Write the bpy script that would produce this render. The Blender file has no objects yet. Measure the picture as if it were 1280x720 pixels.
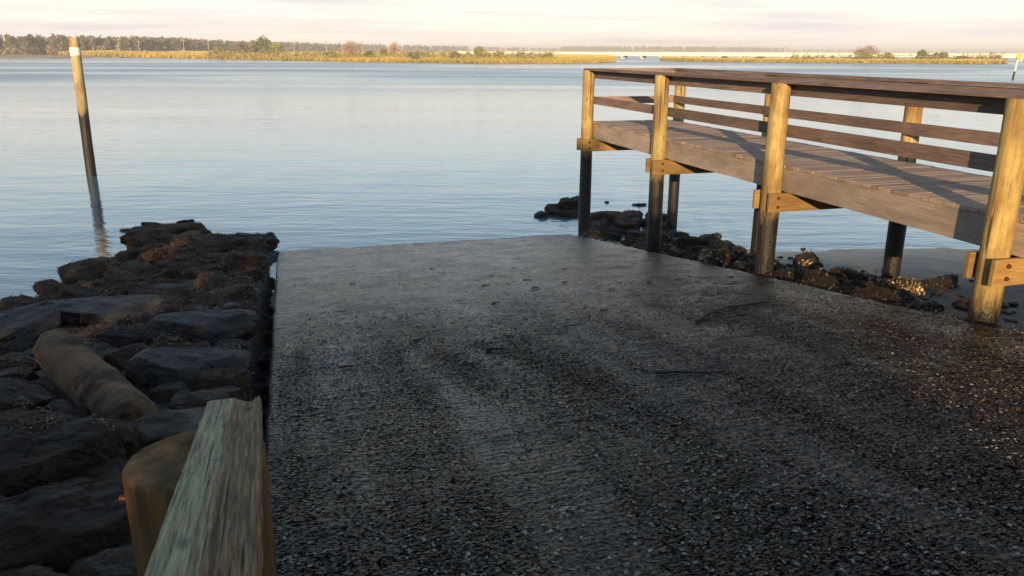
import bpy, bmesh, math, random
import numpy as np
from mathutils import Vector, Matrix, noise as mn

# ------------------------------------------------------------------ camera, sky, sun, exposure
sc = bpy.context.scene
R = math.radians
cam_d = bpy.data.cameras.new('camera')
cam = bpy.data.objects.new('camera', cam_d)
sc.collection.objects.link(cam)
CAM_H = 3.7
cam.location = (0, 0, CAM_H)
cam.rotation_euler = (Matrix.Rotation(R(90 - 16.54), 3, 'X') @ Matrix.Rotation(R(0.2), 3, 'Z')).to_euler()   # slight roll of a hand-held shot
cam_d.sensor_width = 36.0
cam_d.lens = 36.0 * 1000 / 1280
cam_d.clip_start = 0.05
cam_d.clip_end = 40000
sc.camera = cam

SUN_ELEV, SUN_HEAD = 11.0, 7.0          # elevation; compass heading (right of +Y) that the light travels along
world = bpy.data.worlds.new('World')
sc.world = world
world.use_nodes = True
wn, wl = world.node_tree.nodes, world.node_tree.links
wn.clear()
w_out = wn.new('ShaderNodeOutputWorld')
w_bg = wn.new('ShaderNodeBackground')
w_sky = wn.new('ShaderNodeTexSky')
w_sky.sky_type = 'NISHITA'
w_sky.sun_disc = False
w_sky.sun_elevation = R(SUN_ELEV)
w_sky.sun_rotation = R(180 + SUN_HEAD)
w_sky.air_density = 1.0
w_sky.dust_density = 0.0
w_sky.ozone_density = 1.0
# horizon haze and thin high cloud, the same all round the sky
w_tc = wn.new('ShaderNodeTexCoord')
w_mp = wn.new('ShaderNodeMapping')
w_mp.inputs['Scale'].default_value = (1.0, 1.0, 9.0)
w_no = wn.new('ShaderNodeTexNoise')
w_no.inputs['Scale'].default_value = 2.2
w_no.inputs['Detail'].default_value = 7
w_no.inputs['Roughness'].default_value = 0.58
w_rp = wn.new('ShaderNodeMapRange')
w_rp.inputs['From Min'].default_value = 0.36
w_rp.inputs['From Max'].default_value = 0.66
w_rp.inputs['To Min'].default_value = -0.05
w_rp.inputs['To Max'].default_value = 0.10
w_sp = wn.new('ShaderNodeSeparateXYZ')
w_hz = wn.new('ShaderNodeValToRGB')
w_el = w_hz.color_ramp.elements
while len(w_el) < 4: w_el.new(0.5)
for _i, (_p, _v) in enumerate([(0.0, 0.95), (0.07, 0.82), (0.19, 0.10), (1.0, 0.03)]):
    w_el[_i].position = _p
    w_el[_i].color = (_v, _v, _v, 1)
w_ad = wn.new('ShaderNodeMath')
w_ad.operation = 'ADD'
w_ad.use_clamp = True
w_mx = wn.new('ShaderNodeMix')
w_mx.data_type = 'RGBA'
w_mx.inputs['B'].default_value = (4.75, 4.36, 4.32, 1)
w_cl = wn.new('ShaderNodeTexNoise')
w_cl.inputs['Scale'].default_value = 3.2
w_cl.inputs['Detail'].default_value = 8
w_cl.inputs['Roughness'].default_value = 0.6
w_cm = wn.new('ShaderNodeMapping')
w_cm.inputs['Scale'].default_value = (1.0, 1.0, 22.0)
w_cm.inputs['Location'].default_value = (1.7, 0.4, 0.0)
w_cr = wn.new('ShaderNodeMapRange')
w_cr.inputs['From Min'].default_value = 0.46
w_cr.inputs['From Max'].default_value = 0.68
w_cx = wn.new('ShaderNodeMix')
w_cx.data_type = 'RGBA'
w_cx.inputs['A'].default_value = (4.75, 4.38, 4.30, 1)
w_cx.inputs['B'].default_value = (3.5, 3.35, 3.55, 1)
wl.new(w_tc.outputs['Generated'], w_cm.inputs['Vector'])
wl.new(w_cm.outputs['Vector'], w_cl.inputs['Vector'])
wl.new(w_cl.outputs['Fac'], w_cr.inputs['Value'])
wl.new(w_cr.outputs['Result'], w_cx.inputs['Factor'])
wl.new(w_cx.outputs['Result'], w_mx.inputs['B'])
wl.new(w_tc.outputs['Generated'], w_mp.inputs['Vector'])
wl.new(w_tc.outputs['Generated'], w_sp.inputs['Vector'])
wl.new(w_sp.outputs['Z'], w_hz.inputs['Fac'])
wl.new(w_mp.outputs['Vector'], w_no.inputs['Vector'])
wl.new(w_no.outputs['Fac'], w_rp.inputs['Value'])
wl.new(w_rp.outputs['Result'], w_ad.inputs[0])
wl.new(w_hz.outputs['Color'], w_ad.inputs[1])
wl.new(w_ad.outputs['Value'], w_mx.inputs['Factor'])
wl.new(w_sky.outputs['Color'], w_mx.inputs['A'])
wl.new(w_mx.outputs['Result'], w_bg.inputs['Color'])
w_bg.inputs['Strength'].default_value = 0.13
wl.new(w_bg.outputs['Background'], w_out.inputs['Surface'])

sun_d = bpy.data.lights.new('sun', 'SUN')
sun_d.energy = 5.0
sun_d.angle = R(0.55)
sun_d.color = (1.0, 0.70, 0.36)
sun = bpy.data.objects.new('sun', sun_d)
sc.collection.objects.link(sun)
ldir = Vector((math.sin(R(SUN_HEAD)) * math.cos(R(SUN_ELEV)), math.cos(R(SUN_HEAD)) * math.cos(R(SUN_ELEV)), -math.sin(R(SUN_ELEV))))
sun.rotation_euler = ldir.to_track_quat('-Z', 'Y').to_euler()
sun.location = (-4, -30, 12)

vs = sc.view_settings
vs.view_transform = 'Standard'
vs.look = 'None'
vs.exposure = 0.8
vs.gamma = 1.0
vs.use_curve_mapping = False
sc.cycles.use_denoising = True
sc.cycles.max_bounces = 6
sc.cycles.volume_bounces = 0

# ------------------------------------------------------------------ helpers
C = sc.collection
random.seed(11)
rng = np.random.default_rng(7)
AX = R(16)
CA, SA = math.cos(AX), math.sin(AX)
def W(u, s, z=0.0):                      # ramp frame (u across, s down towards the water) -> world
    return Vector((u * CA - s * SA, u * SA + s * CA, z))
def US(x, y):
    return x * CA + y * SA, -x * SA + y * CA
M_R, S0 = 0.139, 15.5
U_L, U_R = -0.22, 5.72
def ramp_z(s):
    return M_R * (S0 - s)

def tag(o, label=None, cat=None, group=None, kind=None):
    if label: o['label'] = label
    if cat: o['category'] = cat
    if group: o['group'] = group
    if kind: o['kind'] = kind
    return o
def link(name, me, parent=None, loc=None, rot=None, scale=None):
    o = bpy.data.objects.new(name, me)
    C.objects.link(o)
    if parent: o.parent = parent
    if loc is not None: o.location = loc
    if rot is not None: o.rotation_euler = rot
    if scale is not None: o.scale = scale
    return o
def empty(name, loc=(0, 0, 0), rz=0.0):
    o = link(name, None, None, loc, (0, 0, rz))
    o.empty_display_size = 0.2
    return o
def mesh(name, v, f, m=None, smooth=False):
    me = bpy.data.meshes.new(name)
    v = np.asarray(v, dtype=np.float32)
    if isinstance(f, np.ndarray):
        n = f.shape[1]
        me.vertices.add(len(v)); me.vertices.foreach_set('co', v.ravel())
        me.loops.add(f.size); me.loops.foreach_set('vertex_index', f.astype(np.int32).ravel())
        me.polygons.add(len(f))
        me.polygons.foreach_set('loop_start', np.arange(0, f.size, n, dtype=np.int32))
        me.polygons.foreach_set('loop_total', np.full(len(f), n, dtype=np.int32))
        me.update(calc_edges=True)
    else:
        me.from_pydata([tuple(map(float, p)) for p in v], [], f)
        me.update()
    if smooth: me.polygons.foreach_set('use_smooth', [True] * len(me.polygons))
    if m: me.materials.append(m)
    return me
def bm_mesh(name, bm, m=None, smooth=False):
    me = bpy.data.meshes.new(name)
    bm.to_mesh(me); bm.free()
    if smooth: me.polygons.foreach_set('use_smooth', [True] * len(me.polygons))
    if m: me.materials.append(m)
    return me
def set_shade(me, per_vert):
    a = me.color_attributes.new('shade', 'FLOAT_COLOR', 'POINT')
    c = np.ones((len(me.vertices), 4), dtype=np.float32)
    c[:, :3] = np.asarray(per_vert)[:, None] if np.ndim(per_vert) == 1 else per_vert
    a.data.foreach_set('color', c.ravel())

# ---- node helper
class N:
    def __init__(s, name):
        s.m = bpy.data.materials.new(name); s.m.use_nodes = True
        s.t = s.m.node_tree; s.t.nodes.clear()
        s.out = s.t.nodes.new('ShaderNodeOutputMaterial')
        s.p = s.t.nodes.new('ShaderNodeBsdfPrincipled')
        s.t.links.new(s.p.outputs['BSDF'], s.out.inputs['Surface'])
    def put(s, sock, v):
        if v is None: return
        if hasattr(v, 'is_output'): s.t.links.new(v, sock)
        elif isinstance(v, (tuple, list)) and sock.type == 'RGBA' and len(v) == 3: sock.default_value = (*v, 1)
        else: sock.default_value = v
    def coords(s, kind='Object', scale=(1, 1, 1), offset=None, rot=(0, 0, 0)):
        if kind == 'Position': o = s.t.nodes.new('ShaderNodeNewGeometry').outputs['Position']
        else: o = s.t.nodes.new('ShaderNodeTexCoord').outputs[kind]
        if offset is not None:
            a = s.t.nodes.new('ShaderNodeVectorMath'); s.t.links.new(o, a.inputs[0]); s.put(a.inputs[1], offset); o = a.outputs[0]
        mp = s.t.nodes.new('ShaderNodeMapping'); s.t.links.new(o, mp.inputs['Vector'])
        mp.inputs['Scale'].default_value = scale; mp.inputs['Rotation'].default_value = rot
        return mp.outputs['Vector']
    def noise(s, vec, scale=5, detail=4, rough=0.55, dist=0.0):
        n = s.t.nodes.new('ShaderNodeTexNoise'); s.t.links.new(vec, n.inputs['Vector'])
        n.inputs['Scale'].default_value = scale; n.inputs['Detail'].default_value = detail
        n.inputs['Roughness'].default_value = rough; n.inputs['Distortion'].default_value = dist
        return n.outputs['Fac']
    def voro(s, vec, scale=5, feat='F1', out='Distance', rnd=1.0):
        n = s.t.nodes.new('ShaderNodeTexVoronoi'); n.feature = feat; s.t.links.new(vec, n.inputs['Vector'])
        n.inputs['Scale'].default_value = scale; n.inputs['Randomness'].default_value = rnd
        return n.outputs[out]
    def rng(s, v, a, b, c=0.0, d=1.0):
        n = s.t.nodes.new('ShaderNodeMapRange'); s.put(n.inputs['Value'], v)
        for k, q in zip(('From Min', 'From Max', 'To Min', 'To Max'), (a, b, c, d)): n.inputs[k].default_value = q
        return n.outputs['Result']
    def math(s, op, a, b=None):
        n = s.t.nodes.new('ShaderNodeMath'); n.operation = op; s.put(n.inputs[0], a)
        if b is not None: s.put(n.inputs[1], b)
        return n.outputs[0]
    def mix(s, f, a, b, mode='MIX'):
        n = s.t.nodes.new('ShaderNodeMix'); n.data_type = 'RGBA'; n.blend_type = mode
        s.put(n.inputs['Factor'], f); s.put(n.inputs['A'], a); s.put(n.inputs['B'], b)
        return n.outputs['Result']
    def ramp(s, f, stops):
        n = s.t.nodes.new('ShaderNodeValToRGB'); s.t.links.new(f, n.inputs['Fac']); e = n.color_ramp.elements
        while len(e) < len(stops): e.new(0.5)
        for i, (p, c) in enumerate(stops): e[i].position = p; e[i].color = (*c, 1)
        return n.outputs['Color']
    def rand(s): return s.t.nodes.new('ShaderNodeObjectInfo').outputs['Random']
    def attr(s, name='shade'):
        n = s.t.nodes.new('ShaderNodeAttribute'); n.attribute_name = name; return n.outputs['Color']
    def z(s):
        g = s.t.nodes.new('ShaderNodeNewGeometry'); x = s.t.nodes.new('ShaderNodeSeparateXYZ')
        s.t.links.new(g.outputs['Position'], x.inputs[0]); return x.outputs['Z']
    def sep(s, vec):
        x = s.t.nodes.new('ShaderNodeSeparateXYZ'); s.t.links.new(vec, x.inputs[0]); return x.outputs
    def bump(s, h, strength=0.5, dist=0.01, prev=None):
        n = s.t.nodes.new('ShaderNodeBump'); s.put(n.inputs['Height'], h)
        n.inputs['Strength'].default_value = strength; n.inputs['Distance'].default_value = dist
        if prev is not None: s.t.links.new(prev, n.inputs['Normal'])
        return n.outputs['Normal']
    def done(s, col=None, rough=None, normal=None, spec=None, **kw):
        s.put(s.p.inputs['Base Color'], col); s.put(s.p.inputs['Roughness'], rough)
        if normal is not None: s.t.links.new(normal, s.p.inputs['Normal'])
        if spec is not None: s.put(s.p.inputs['Specular IOR Level'], spec)
        for k, v in kw.items(): s.put(s.p.inputs[k], v)
        return s.m

# ------------------------------------------------------------------ materials
def wood_board(name, light, dark, rough=0.75, tide=False, green=None):
    n = N(name)
    r = n.rand()
    off = n.math('MULTIPLY', r, 37.0)
    v = n.coords('Object', (0.7, 14, 14), off)
    g = n.noise(v, 6, 6, 0.62, 0.35)
    v2 = n.coords('Object', (0.5, 1.6, 1.6), off)
    b = n.noise(v2, 2.2, 4, 0.6)
    col = n.ramp(g, [(0.28, dark), (0.5, tuple((a + c) / 2 for a, c in zip(light, dark))), (0.72, light)])
    col = n.mix(n.rng(b, 0.35, 0.7, 0, 0.55), col, tuple(q * 0.5 for q in dark))
    shade = n.rng(r, 0, 1, 0.78, 1.22)
    hsv = n.t.nodes.new('ShaderNodeHueSaturation'); n.put(hsv.inputs['Color'], col); n.put(hsv.inputs['Value'], shade)
    col = hsv.outputs['Color']
    if green: col = n.mix(n.rng(n.noise(n.coords('Object', (1, 3, 3), off), 3, 3), 0.45, 0.7, 0, 0.6), col, green)
    v3 = n.coords('Object', (1.2, 60, 60), off)
    h = n.math('ADD', n.noise(v3, 5, 4, 0.6, 0.2), g)
    return n.done(col, rough, n.bump(h, 0.55, 0.004), 0.3)
def pile_mat(name, top, top2, tide_z=1.75):
    n = N(name)
    r = n.math('MULTIPLY', n.rand(), 53.0)
    g = n.noise(n.coords('Object', (9, 9, 0.55), r), 3, 6, 0.6, 0.3)
    b = n.noise(n.coords('Object', (2, 2, 1.1), r), 1.6, 4)
    col = n.ramp(g, [(0.3, top2), (0.62, top)])
    col = n.mix(n.rng(b, 0.45, 0.66, 0, 0.85), col, (0.17, 0.088, 0.028))
    col = n.mix(n.rng(n.noise(n.coords('Object', (3, 3, .8), r), 1.1, 3), 0.5, 0.7, 0, 0.5), col, (0.16, 0.15, 0.06))
    ck = n.noise(n.coords('Object', (16, 16, 0.55), r), 1.6, 3, 0.5, 0.5)
    col = n.mix(n.rng(ck, 0.33, 0.385, 0.9, 0), col, (0.035, 0.02, 0.008))
    col = n.mix(n.rng(n.noise(n.coords('Object', (5, 5, 2.5), r), 4, 5, .7), 0.5, 0.72, 0, 0.45), col, (0.10, 0.085, 0.05))
    kn = n.voro(n.coords('Object', (2.2, 2.2, 0.8), r), 2.0)
    col = n.mix(n.rng(kn, 0.05, 0.11, 0.8, 0), col, (0.09, 0.045, 0.018))
    zz = n.math('ADD', n.z(), n.math('MULTIPLY', n.math('SUBTRACT', n.noise(n.coords('Object', (8, 8, 2), r), 2, 4), 0.5), 0.5))
    dk = n.ramp(n.noise(n.coords('Object', (1, 1, 1), r), 28, 5, 0.65), [(0.35, (0.006, 0.0055, 0.005)), (0.62, (0.015, 0.012, 0.009)), (0.82, (0.06, 0.048, 0.034))])
    f = n.rng(zz, tide_z - 0.16, tide_z + 0.06, 0, 1)
    stain = n.rng(zz, tide_z, tide_z + 0.5, 0.6, 0.0)
    col = n.mix(stain, col, (0.13, 0.085, 0.03))
    col = n.mix(f, dk, col)
    g = n.math('ADD', g, n.rng(ck, 0.33, 0.40, -1.5, 0))
    h = n.math('ADD', g, n.math('MULTIPLY', n.noise(n.coords('Object', (1, 1, 1), r), 45, 3), n.rng(zz, tide_z - .1, tide_z + .1, 1.6, 0.15)))
    return n.done(col, n.rng(zz, tide_z - .1, tide_z + .1, 0.45, 0.72), n.bump(h, 0.6, 0.012), 0.35)

M = {}
M['rail'] = wood_board('weathered_rail_wood', (0.30, 0.21, 0.175), (0.10, 0.064, 0.054))
M['deck'] = wood_board('weathered_deck_wood', (0.48, 0.355, 0.27), (0.22, 0.155, 0.115))
M['fascia'] = wood_board('weathered_stringer_wood', (0.50, 0.405, 0.335), (0.25, 0.19, 0.155))
M['beam'] = wood_board('treated_beam_wood', (0.34, 0.215, 0.075), (0.15, 0.085, 0.03))
M['pile'] = pile_mat('treated_pine_pile', (0.43, 0.325, 0.13), (0.24, 0.165, 0.058))
M['pile_high'] = pile_mat('treated_pine_pile_above_tide', (0.43, 0.315, 0.11), (0.25, 0.165, 0.05), 1.60)
M['pile_grey'] = pile_mat('weathered_pine_pile', (0.42, 0.34, 0.19), (0.26, 0.20, 0.10), 1.9)

n = N('rusty_bolt'); M['bolt'] = n.done(n.ramp(n.noise(n.coords('Object'), 90, 3), [(0.3, (0.05, 0.018, 0.008)), (0.7, (0.16, 0.055, 0.02))]), 0.7, None, 0.4, Metallic=0.4)

# ramp concrete: dark wet slime over broom-finished concrete, pale silt swept across the middle
n = N('wet_ramp_concrete')
rc = n.coords('Object', (1, 1, 1))
fine = n.noise(rc, 55, 5, 0.7)
mid = n.noise(rc, 7, 6, 0.65)
strk = n.noise(n.coords('Object', (0.55, 6.5, 1)), 4.5, 5, 0.65, 0.3)
big = n.noise(n.coords('Object', (0.9, 0.5, 1)), 0.75, 5, 0.6, 0.5)
xyz = n.sep(rc)
base = n.ramp(mid, [(0.34, (0.0015, 0.0015, 0.0016)), (0.52, (0.0040, 0.0039, 0.0040)), (0.74, (0.020, 0.0185, 0.017))])
lon = n.noise(n.coords('Object', (1.5, 0.14, 1)), 1.3, 5, 0.6, 0.4)
silt_f = n.math('MULTIPLY', n.rng(n.math('ADD', n.math('MULTIPLY', big, 0.6), n.math('MULTIPLY', lon, 0.5)), 0.45, 0.61), n.math('MULTIPLY', n.rng(xyz[1], 4.0, 9.0), n.rng(xyz[1], 15.3, 13.6)))
silt_f = n.math('MULTIPLY', silt_f, n.rng(xyz[0], -0.1, 1.3, 0.25, 1.0))
silt_f = n.math('MULTIPLY', silt_f, n.rng(strk, 0.33, 0.55, 0.15, 1))
silt_f = n.math('MULTIPLY', silt_f, n.rng(xyz[0], 4.6, 3.4))
col = n.mix(silt_f, base, n.ramp(fine, [(0.3, (0.062, 0.058, 0.054)), (0.7, (0.13, 0.120, 0.108))]))
brn = n.math('MULTIPLY', n.rng(n.math('ADD', xyz[0], n.math('MULTIPLY', big, 2.0)), 3.4, 6.2), n.rng(xyz[1], 8.5, 5.6))
col = n.mix(n.math('MULTIPLY', brn, n.rng(fine, 0.35, 0.65, 0.2, 0.9)), col, (0.042, 0.023, 0.010))
alg = n.math('MULTIPLY', n.rng(n.noise(n.coords('Object', (1, .8, 1), (4, 9, 0)), 0.9, 4), 0.52, 0.68), 0.75)
col = n.mix(alg, col, (0.013, 0.012, 0.005))
pud = n.rng(n.noise(n.coords('Object', (1.3, 2.6, 1), (31, 7, 0)), 1.5, 3, 0.5), 0.71, 0.75)
film = n.rng(n.math('ADD', n.math('MULTIPLY', n.noise(n.coords('Object', (0.9, 1.6, 1)), 46, 5, 0.72, 0.2), 1.0), n.math('ADD', n.math('MULTIPLY', lon, 0.32), n.math('MULTIPLY', big, 0.22))), 0.74, 0.94)
rgh = n.mix(pud, n.ramp(n.noise(rc, 2.3, 4), [(0.3, (0.20, 0.20, 0.20)), (0.7, (0.38, 0.38, 0.38))]), (0.18, 0.18, 0.18))
wv = n.t.nodes.new('ShaderNodeTexWave'); wv.bands_direction = 'Y'; wv.wave_profile = 'SIN'
n.t.links.new(rc, wv.inputs['Vector']); wv.inputs['Scale'].default_value = 5.2; wv.inputs['Distortion'].default_value = 7.0; wv.inputs['Detail'].default_value = 3; wv.inputs['Detail Scale'].default_value = 1.6
corr = n.math('MULTIPLY', wv.outputs['Fac'], n.rng(lon, 0.35, 0.6, 0.05, 0.45))
h = n.math('ADD', n.math('MULTIPLY', fine, 0.7), n.math('ADD', n.math('MULTIPLY', strk, 1.2), n.math('ADD', corr, n.math('MULTIPLY', n.noise(rc, 19, 4, 0.6), 1.4))))
h = n.math('MULTIPLY', h, n.math('SUBTRACT', 1.0, n.math('MULTIPLY', pud, 0.85)))
M['ramp'] = n.done(col, rgh, n.bump(h, 0.9, 0.013), n.math('MULTIPLY', n.math('MAXIMUM', film, n.rng(xyz[1], 6.5, 13.0, 0.0, 0.42)), n.rng(xyz[1], 2.0, 9.5, 0.52, 0.80)))

n = N('muddy_sand')
pc = n.coords('Position')
mud = n.ramp(n.noise(pc, 1.3, 6, 0.6), [(0.3, (0.030, 0.024, 0.018)), (0.55, (0.085, 0.069, 0.053)), (0.75, (0.15, 0.122, 0.092))])
mud = n.mix(n.rng(n.noise(pc, 30, 4, 0.7), 0.42, 0.7, 0, 0.55), mud, (0.035, 0.028, 0.02))
uvx = n.sep(n.coords('Position', (1, 1, 1), rot=(0, 0, -AX)))[0]
bankf = n.rng(n.math('ADD', uvx, n.math('MULTIPLY', n.noise(pc, 1.5, 3), 0.5)), 0.9, 0.3)
mud = n.mix(bankf, mud, n.ramp(n.noise(pc, 9, 5, .7), [(0.3, (0.006, 0.005, 0.004)), (0.7, (0.024, 0.017, 0.010))]))
dry = n.ramp(n.noise(pc, 2.0, 6, 0.7), [(0.3, (0.10, 0.09, 0.05)), (0.7, (0.24, 0.20, 0.13))])
mud = n.mix(n.rng(n.z(), 1.9, 2.3), mud, dry)
hh = n.math('ADD', n.noise(pc, 7, 7, 0.72), n.math('MULTIPLY', n.noise(pc, 60, 4, .7), 0.35))
M['mud'] = n.done(mud, n.rng(n.z(), 0.0, 0.7, 0.28, 0.7), n.bump(hh, 1.0, 0.07), 0.4)

n = N('tidal_water')
pc = n.coords('Position')
yy = n.sep(pc)[1]
w1 = n.noise(n.coords('Position', (0.7, 1.9, 1), rot=(0, 0, R(-9))), 1.15, 4, 0.5, 0.4)
w2 = n.noise(n.coords('Position', (1.0, 3.2, 1), rot=(0, 0, R(14))), 2.6, 3, 0.5)
w3 = n.noise(n.coords('Position', (0.12, 0.55, 1), rot=(0, 0, R(-4))), 1.0, 4, 0.55)
gust = n.noise(n.coords('Position', (0.35, 1.3, 1), rot=(0, 0, R(3))), 0.021, 5, 0.62, 0.6)
ruf = n.math('MULTIPLY', n.rng(yy, 50, 105), n.rng(gust, 0.36, 0.56, 0.25, 1.0))
hgt = n.math('ADD', n.math('MULTIPLY', w1, 1.0), n.math('ADD', n.math('MULTIPLY', w2, 0.35), n.math('MULTIPLY', w3, 2.2)))
hgt = n.math('MULTIPLY', hgt, n.rng(n.noise(n.coords('Position', (0.4, 1, 1)), 0.09, 3), 0.3, 0.7, 0.55, 1.2))
M['water'] = n.done((0.085, 0.125, 0.165), n.rng(ruf, 0, 1, 0.05, 0.31), n.bump(hgt, 0.34, 0.05), 0.5, IOR=1.5)

def rock_mat(name, a, b, weed, amount=0.5, rough=0.6, cracks=1.0):
    n = N(name)
    r = n.math('MULTIPLY', n.rand(), 71.0)
    v = n.coords('Object', (1, 1, 1), r)
    col = n.ramp(n.noise(v, 3.2, 7, 0.65), [(0.3, a), (0.7, b)])
    geo = n.t.nodes.new('ShaderNodeNewGeometry')
    fine_ = n.noise(v, 17, 6, 0.7)
    wf = n.rng(n.math('ADD', n.noise(v, 2.0, 4, 0.6), n.math('MULTIPLY', n.noise(v, 11, 4, .6), 0.3)), 0.75 - 0.3 * amount, 0.95 - 0.4 * amount)
    wcol = n.ramp(fine_, [(0.32, tuple(q * 0.3 for q in weed)), (0.55, weed), (0.74, tuple(min(1, q * 2.1) for q in weed))])
    col = n.mix(wf, col, wcol)
    col = n.mix(n.rng(n.voro(v, 26), 0.10, 0.05, 0, 0.5), col, (0.16, 0.14, 0.115))
    crv = n.voro(n.coords('Object', (1, 1, 1.6), r), 2.6, 'DISTANCE_TO_EDGE')
    crf = n.math('MULTIPLY', n.rng(crv, 0.0, 0.035, cracks, 0), n.rng(n.noise(v, 3, 3), 0.45, 0.6))
    col = n.mix(crf, col, (0.003, 0.0025, 0.002))
    h = n.math('ADD', n.noise(v, 9, 6, 0.7), n.math('MULTIPLY', n.math('MULTIPLY', fine_, wf), 1.1))
    h = n.math('SUBTRACT', h, n.math('MULTIPLY', crf, 1.2))
    return n.done(col, rough, n.bump(h, 1.0, 0.11), 0.28)
M['rock_weed'] = rock_mat('weedy_rock', (0.026, 0.018, 0.013), (0.095, 0.066, 0.047), (0.090, 0.046, 0.017), 0.62, 0.8)
M['rock_grey'] = rock_mat('grey_slab_rock', (0.042, 0.036, 0.034), (0.105, 0.090, 0.083), (0.013, 0.010, 0.005), 0.22, 0.6)
M['rock_dark'] = rock_mat('dark_rock', (0.016, 0.0115, 0.009), (0.064, 0.046, 0.034), (0.044, 0.025, 0.010), 0.6, 0.7)
M['rock_tan'] = rock_mat('tan_concrete_chunk', (0.085, 0.045, 0.022), (0.27, 0.155, 0.078), (0.035, 0.017, 0.006), 0.5, 0.85, 0.0)

n = N('oyster_shell'); v = n.coords('Object')
col = n.mix(n.rng(n.noise(v, 60, 4), 0.3, 0.7), (0.55, 0.50, 0.43), (0.95, 0.90, 0.80))
M['shell'] = n.done(n.mix(1.0, col, n.attr(), 'MULTIPLY'), 0.55, None, 0.4)
for _c, _a in (('pale', (0.25, 0.23, 0.205)), ('brown', (0.12, 0.075, 0.040)), ('dark', (0.075, 0.07, 0.065))):
    n = N('loose_shell_' + _c); v = n.coords('Object')
    M['shell_' + _c] = n.done(n.mix(n.rng(n.noise(v, 4, 4), 0.35, 0.7, 0, 0.7), _a, tuple(q * 0.3 for q in _a)), 0.5, None, 0.35)
n = N('rockweed_blades'); M['weed'] = n.done(n.mix(1.0, n.attr(), (1, 1, 1), 'MULTIPLY'), 0.5, None, 0.4)
n = N('driftwood'); v = n.coords('Object', (1, 12, 12)); M['stick'] = n.done(n.ramp(n.noise(v, 6, 4), [(0.3, (0.006, 0.005, 0.004)), (0.7, (0.018, 0.014, 0.010))]), 0.6, None, 0.3)
n = N('marsh_grass'); M['grass'] = n.done(n.attr(), 0.8, None, 0.15)
n = N('foliage'); M['leaf'] = n.done(n.attr(), 0.75, None, 0.15)
n = N('bark'); v = n.coords('Object', (1, 1, .25)); M['bark'] = n.done(n.ramp(n.noise(v, 6, 5), [(0.3, (0.06, 0.05, 0.04)), (0.7, (0.19, 0.16, 0.13))]), 0.85, None, 0.2)
n = N('marsh_soil'); v = n.coords('Position'); M['soil'] = n.done(n.mix(n.rng(n.z(), 0.15, 0.6), n.ramp(n.noise(v, 0.12, 5), [(0.3, (0.30, 0.22, 0.16)), (0.7, (0.42, 0.32, 0.24))]), n.ramp(n.noise(v, 0.05, 6), [(0.3, (0.20, 0.17, 0.05)), (0.7, (0.36, 0.29, 0.10))])), 0.85, None, 0.2)
n = N('bridge_concrete'); v = n.coords('Position'); M['bridge'] = n.done(n.ramp(n.noise(v, 0.2, 5), [(0.3, (0.58, 0.56, 0.50)), (0.7, (0.74, 0.72, 0.64))]), 0.8, None, 0.3)
n = N('weathered_white_paint'); M['white'] = n.done(n.ramp(n.noise(n.coords('Object'), 9, 4), [(0.3, (0.5, 0.48, 0.42)), (0.6, (0.8, 0.79, 0.75))]), 0.6)
n = N('orange_marker_board'); M['orange'] = n.done(n.ramp(n.noise(n.coords('Object'), 4, 4), [(0.3, (0.75, 0.33, 0.02)), (0.7, (0.85, 0.42, 0.03))]), 0.5)
n = N('pole_grey'); M['pole'] = n.done(n.ramp(n.noise(n.coords('Object'), 3, 4), [(0.3, (0.30, 0.27, 0.23)), (0.7, (0.46, 0.42, 0.36))]), 0.8)

# broken rail: weathered timber with blue-green cast, split brown heart
n = N('weathered_split_timber')
g = n.noise(n.coords('Object', (1.1, 30, 30)), 5, 9, 0.74, 0.22)
b = n.noise(n.coords('Object', (0.5, 7, 7)), 3.0, 4, 0.6, 0.4)
col = n.ramp(g, [(0.30, (0.035, 0.038, 0.030)), (0.46, (0.23, 0.215, 0.125)), (0.70, (0.52, 0.48, 0.30))])
br = n.ramp(g, [(0.27, (0.022, 0.013, 0.007)), (0.48, (0.165, 0.105, 0.052)), (0.72, (0.40, 0.28, 0.165))])
yb = n.sep(n.coords('Object'))[1]
side = n.rng(n.math('ADD', yb, n.math('MULTIPLY', n.math('SUBTRACT', b, 0.5), 0.10)), 0.02, -0.012)
col = n.mix(side, col, br)
cr = n.noise(n.coords('Object', (0.5, 42, 42)), 2.2, 3, 0.5, 0.1)
crk = n.rng(cr, 0.30, 0.35, 1, 0)
col = n.mix(crk, col, (0.012, 0.011, 0.009))
col = n.mix(n.rng(n.noise(n.coords('Object'), 14, 5, 0.7), 0.62, 0.72, 0, 0.6), col, (0.06, 0.05, 0.035))
kn = n.voro(n.coords('Object', (3.0, 9.0, 9.0), (0.13, 0.31, 0.0)), 1.0)
col = n.mix(n.rng(kn, 0.05, 0.16, 0.9, 0), col, (0.016, 0.011, 0.007))
dots = n.rng(n.voro(n.coords('Object', (60, 110, 110)), 1.0), 0.14, 0.22, 0.8, 0)
col = n.mix(n.math('MULTIPLY', dots, side), col, (0.02, 0.012, 0.007))
h = n.math('SUBTRACT', g, n.math('MULTIPLY', crk, 1.2))
M['split'] = n.done(col, 0.85, n.bump(h, 0.9, 0.006), 0.2)
n = N('mossy_post_wood')
v = n.coords('Object', (8, 8, 0.7))
col = n.ramp(n.noise(v, 3, 6, 0.6, .3), [(0.3, (0.045, 0.027, 0.011)), (0.65, (0.15, 0.084, 0.032))])
col = n.mix(n.rng(n.noise(n.coords('Object', (2, 2, 1)), 2.2, 5, .6), 0.5, 0.68, 0, 0.45), col, (0.05, 0.042, 0.018))
col = n.mix(n.rng(n.noise(n.coords('Object', (3, 3, 1.2)), 1.7, 4), 0.46, 0.62, 0, 0.8), col, (0.11, 0.040, 0.013))
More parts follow.
